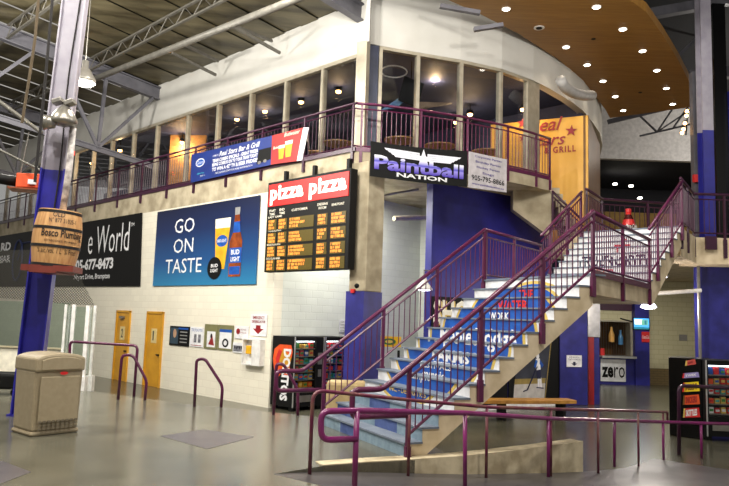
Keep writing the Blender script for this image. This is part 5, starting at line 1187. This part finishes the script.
# far right roof steel and track spots
root = thing('roof_truss', 'thin grey truss beyond the end of the maple soffit', 'truss', atY(640, 110, 27))
a, b = atY(608, 122, 27), atY(700, 100, 27); MB().bar(a, b, .12, .18).build('top_chord', m_beam, root); a2, b2 = atY(640, 136, 27), atY(700, 122, 27); MB().bar(a2, b2, .07, .07).build('bottom_chord', m_beam, root)
for x0, y0, x1, y1 in ((640, 116, 657, 132), (657, 132, 673, 108), (673, 128, 690, 104), (657, 132, 690, 110)): MB().bar(atY(x0, y0, 27), atY(x1, y1, 27), .06, .06).build('strut', m_beam, root)
mb = MB()
root = thing('track_lights', 'cluster of glowing track spots hung near the grey upper column', 'lamp', atY(688, 110, 20))
for i, (x, y) in enumerate(((687, 111), (686.5, 115.5), (685, 123), (683.5, 129), (682, 132.5))):
    q = atY(x, y, 20); MB().lathe(q, [(0, 0), (.06, .0), (.05, .1), (.03, .16), (0, .16)], 12, ax=V((.3, .6, .5))).build('spot_can', m_black, root); MB().lathe(q, [(0, -.01), (.05, -.01), (.05, -.03), (0, -.035)], 12, ax=V((.3, .6, .5))).build('spot_lens', m_litw, root)
MB().tube([atY(688, 107, 20.1), atY(686, 135, 20.1)], .02, 6).build('track', m_black, root)
for i, (x, y) in enumerate(((614, 163), (638, 164), (615, 184), (631, 186), (640, 198))):
    q = atY(x, y, 34); tag(MB().lathe(q, [(0, -.06), (.12, -.03), (.12, .03), (0, .06)], 10).build('ceiling_lamp', m_lit), 'tiny far ceiling light over the dark upper hall, '+('upper left', 'upper right', 'middle left', 'middle right', 'lowest')[i], 'lamp', 'far hall lights')
for x0, y0, x1, y1, Y, w_, lab in ((645, 15, 735, -1, 21, .3, 'heavy grey beam crossing the top right corner'), (688, 77, 735, 72, 22, .35, 'fat grey pipe crossing behind the pale roof post'), (672, 62, 705, 30, 24, .1, 'thin slanting brace in the dark roof at right'), (655, 40, 700, 42, 25, .12, 'thin level brace in the dark roof at right')):
    tag(MB().bar(atY(x0, y0, Y), atY(x1, y1, Y), w_, w_).build('roof_beam', m_beam), lab, 'beam')
mb = MB(); q = atY(722, 60, 19); mb.abox(q.x-.08, q.x+.08, 19, 19.2, 8.5, 9.8); tag(mb.build('wall_speaker', m_joist), 'pale slim speaker box high at the right edge', 'speaker')
for x0, y0, x1, y1, lab in ((440, 6, 480, 13, 'grey steel edge beam over the curved bulkhead'), (474, 29.5, 503, 25, 'short grey bracket poking from the curved bulkhead')):
    tag(MB().bar(atY(x0, y0, 15.9), atY(x1, y1, 15.9), .12, .1).build('steel_bracket', m_beam), lab, 'bracket')
# brackets at slab right
mb = MB(); q = atY(711, 243, 16.3); mb.box(q, (.13, 0, 0), (0, .04, 0), (0, 0, .16)); tag(mb.build('junction_box', m_purpled), 'plum box on the concrete edge below the guard railing', 'box')
# heater, cables
root = thing('tube_heater', 'orange burner box of a tube heater hung left of the steel column', 'heater', atY(31, 182, 11.5))
q = atY(31, 182, 11.5); MB().box(q, (.2, .08, .01), (-.06, .15, 0), (0, 0, .12)).build('burner_box', m_orange, root, bevel=.01)
mb = MB(); 
for dx in (-.1, .1): mb.box(q+V((dx, -.14, .04 if dx < 0 else -.03)), (.05, .02, 0), (0, .05, 0), (0, 0, .04))
mb.build('label_plate', m_whitep, root); MB().box(q+V((0, 0, -.15)), (.3, .1, 0), (-.06, .2, 0), (0, 0, .012)).build('bottom_tray', mat('copper_tray', (150, 80, 50), .4, .5), root)
MB().tube([q+V((-.25, 0, 0)), q+V((-1.2, -.1, .12))], .09, 12).build('heater_tube', m_black, root, smooth=True)
MB().tube([q+V((-.2, 0, .1)), atY(29, 132, 11.5)], .01, 5).build('hanger', m_galv, root)
tag(MB().tube([atY(-8, 96, 11.4), atY(42, 133, 11.4)], .035, 8).build('steel_tube', m_joist), 'pale tube slanting down from the left edge to the column, upper one', 'pipe')
tag(MB().tube([atY(-8, 146, 11.2), atY(40, 170, 11.2)], .02, 8).build('steel_tube', m_joist), 'thin pale tube slanting toward the orange heater, lower one', 'pipe')
tag(MB().tube([atY(x, y, 9) for x, y in ((39, -6), (35, 40), (29, 80), (22, 123))], .02, 7).build('hanging_rope', m_rope), 'tan rope hanging at the top left', 'rope')
tag(MB().tube([atY(x, y, 9) for x, y in ((53, -6), (49, 40), (44, 95), (35, 182))], .02, 7).build('hanging_cable', m_cable), 'dark cable hanging just left of the steel column', 'cable')
mb = MB(); q = atY(71, 153, 24); tag(MB().box(q, (.12, 0, 0), (0, .03, 0), (0, 0, .07)).build('exit_light', mat('red_glow', (255, 40, 30), .5, emit=3)), 'small glowing red light behind the column edge', 'lamp')

# ================================================================ RINK
YR = 19.6
root = thing('rink_boards', 'white rink boards with clear glass at the left', 'boards', atY(30, 380, YR))
RX0, RX1 = atY(-60, 350, YR+.6).x, atY(66, 350, YR).x
mb = MB(); mb.prism([(RX0, YR+.4, L), (RX1, YR, L), (RX1, YR, .55), (RX0, YR+.4, .55)], (0, .12, 0)); mb.build('board', m_cream, root)
mb = MB(); mb.prism([(RX0, YR+.44, .56), (RX1, YR+.05, .56), (RX1, YR+.05, 1.85), (RX0, YR+.44, 1.85)], (0, .02, 0)); mb.build('glass', m_glassr, root)
mb = MB(); mb.bar((RX0, YR+.4, .55), (RX1, YR, .55), .16, .04); mb.build('ledge', mat('ledge_tan', (190, 180, 150), .5), root)
xs = [(66.5, YR-.1), (74.5, YR-.5), (88.5, YR-.6), (95.5, YR-.2)]
for i, (x, Y) in enumerate(xs):
    t = atY(x, 304.5 if i < 2 else 305.5, Y); mb = MB(); xb = t.x; wv = .035 if i in (0, 3) else .05
    mb.abox(xb-wv, xb+wv, Y-.03, Y+.03, -.15, t.z); mb.build('glass_post', m_white, root)
    mb = MB(); mb.abox(xb-.1, xb+.1, Y-.1, Y+.1, L, -.15); mb.build('post_foot', m_white, root)
for i in (0, 1, 2):
    a = atY(xs[i][0], 300, xs[i][1]); b = atY(xs[i+1][0], 300, xs[i+1][1]); mb = MB(); mb.prism([(a.x+.05, a.y, -.1), (b.x-.05, b.y, -.1), (b.x-.05, b.y, 1.75), (a.x+.05, a.y, 1.75)], (0, .02, 0)); mb.build('glass', m_glassr, root)
mb = MB()
def netsheet(pts_top, pts_bot, ny):
    n = len(pts_top); vs = []
    for j in range(ny+1):
        for i in range(n): vs.append(pts_top[i].lerp(pts_bot[i], j/ny))
    return vs, [(j*n+i, j*n+i+1, (j+1)*n+i+1, (j+1)*n+i) for j in range(ny) for i in range(n-1)]
tp = [atY(x, y, 19.5) for x, y in ((-60, 240), (0, 250), (40, 250), (60, 250), (66, 255), (72, 262), (80, 275), (84, 285))]; bt_ = [atY(x, y, 19.5) for x, y in ((-60, 294), (0, 298), (40, 301), (62, 304), (68, 304.5), (78, 305), (88, 305), (95, 305.5))]
vs, fs = netsheet(tp, bt_, 4)
me = bpy.data.meshes.new('safety_net'); me.from_pydata(vs, [], fs); uv = me.uv_layers.new(); 
for l in me.loops: q = me.vertices[l.vertex_index].co; uv.data[l.index].uv = ((q.x+q.z)*13, (q.z-q.x)*13)
me.materials.append(m_net); o = bpy.data.objects.new('safety_net', me); COL.objects.link(o); tag(o, 'dark safety netting draped above the rink glass', 'net')
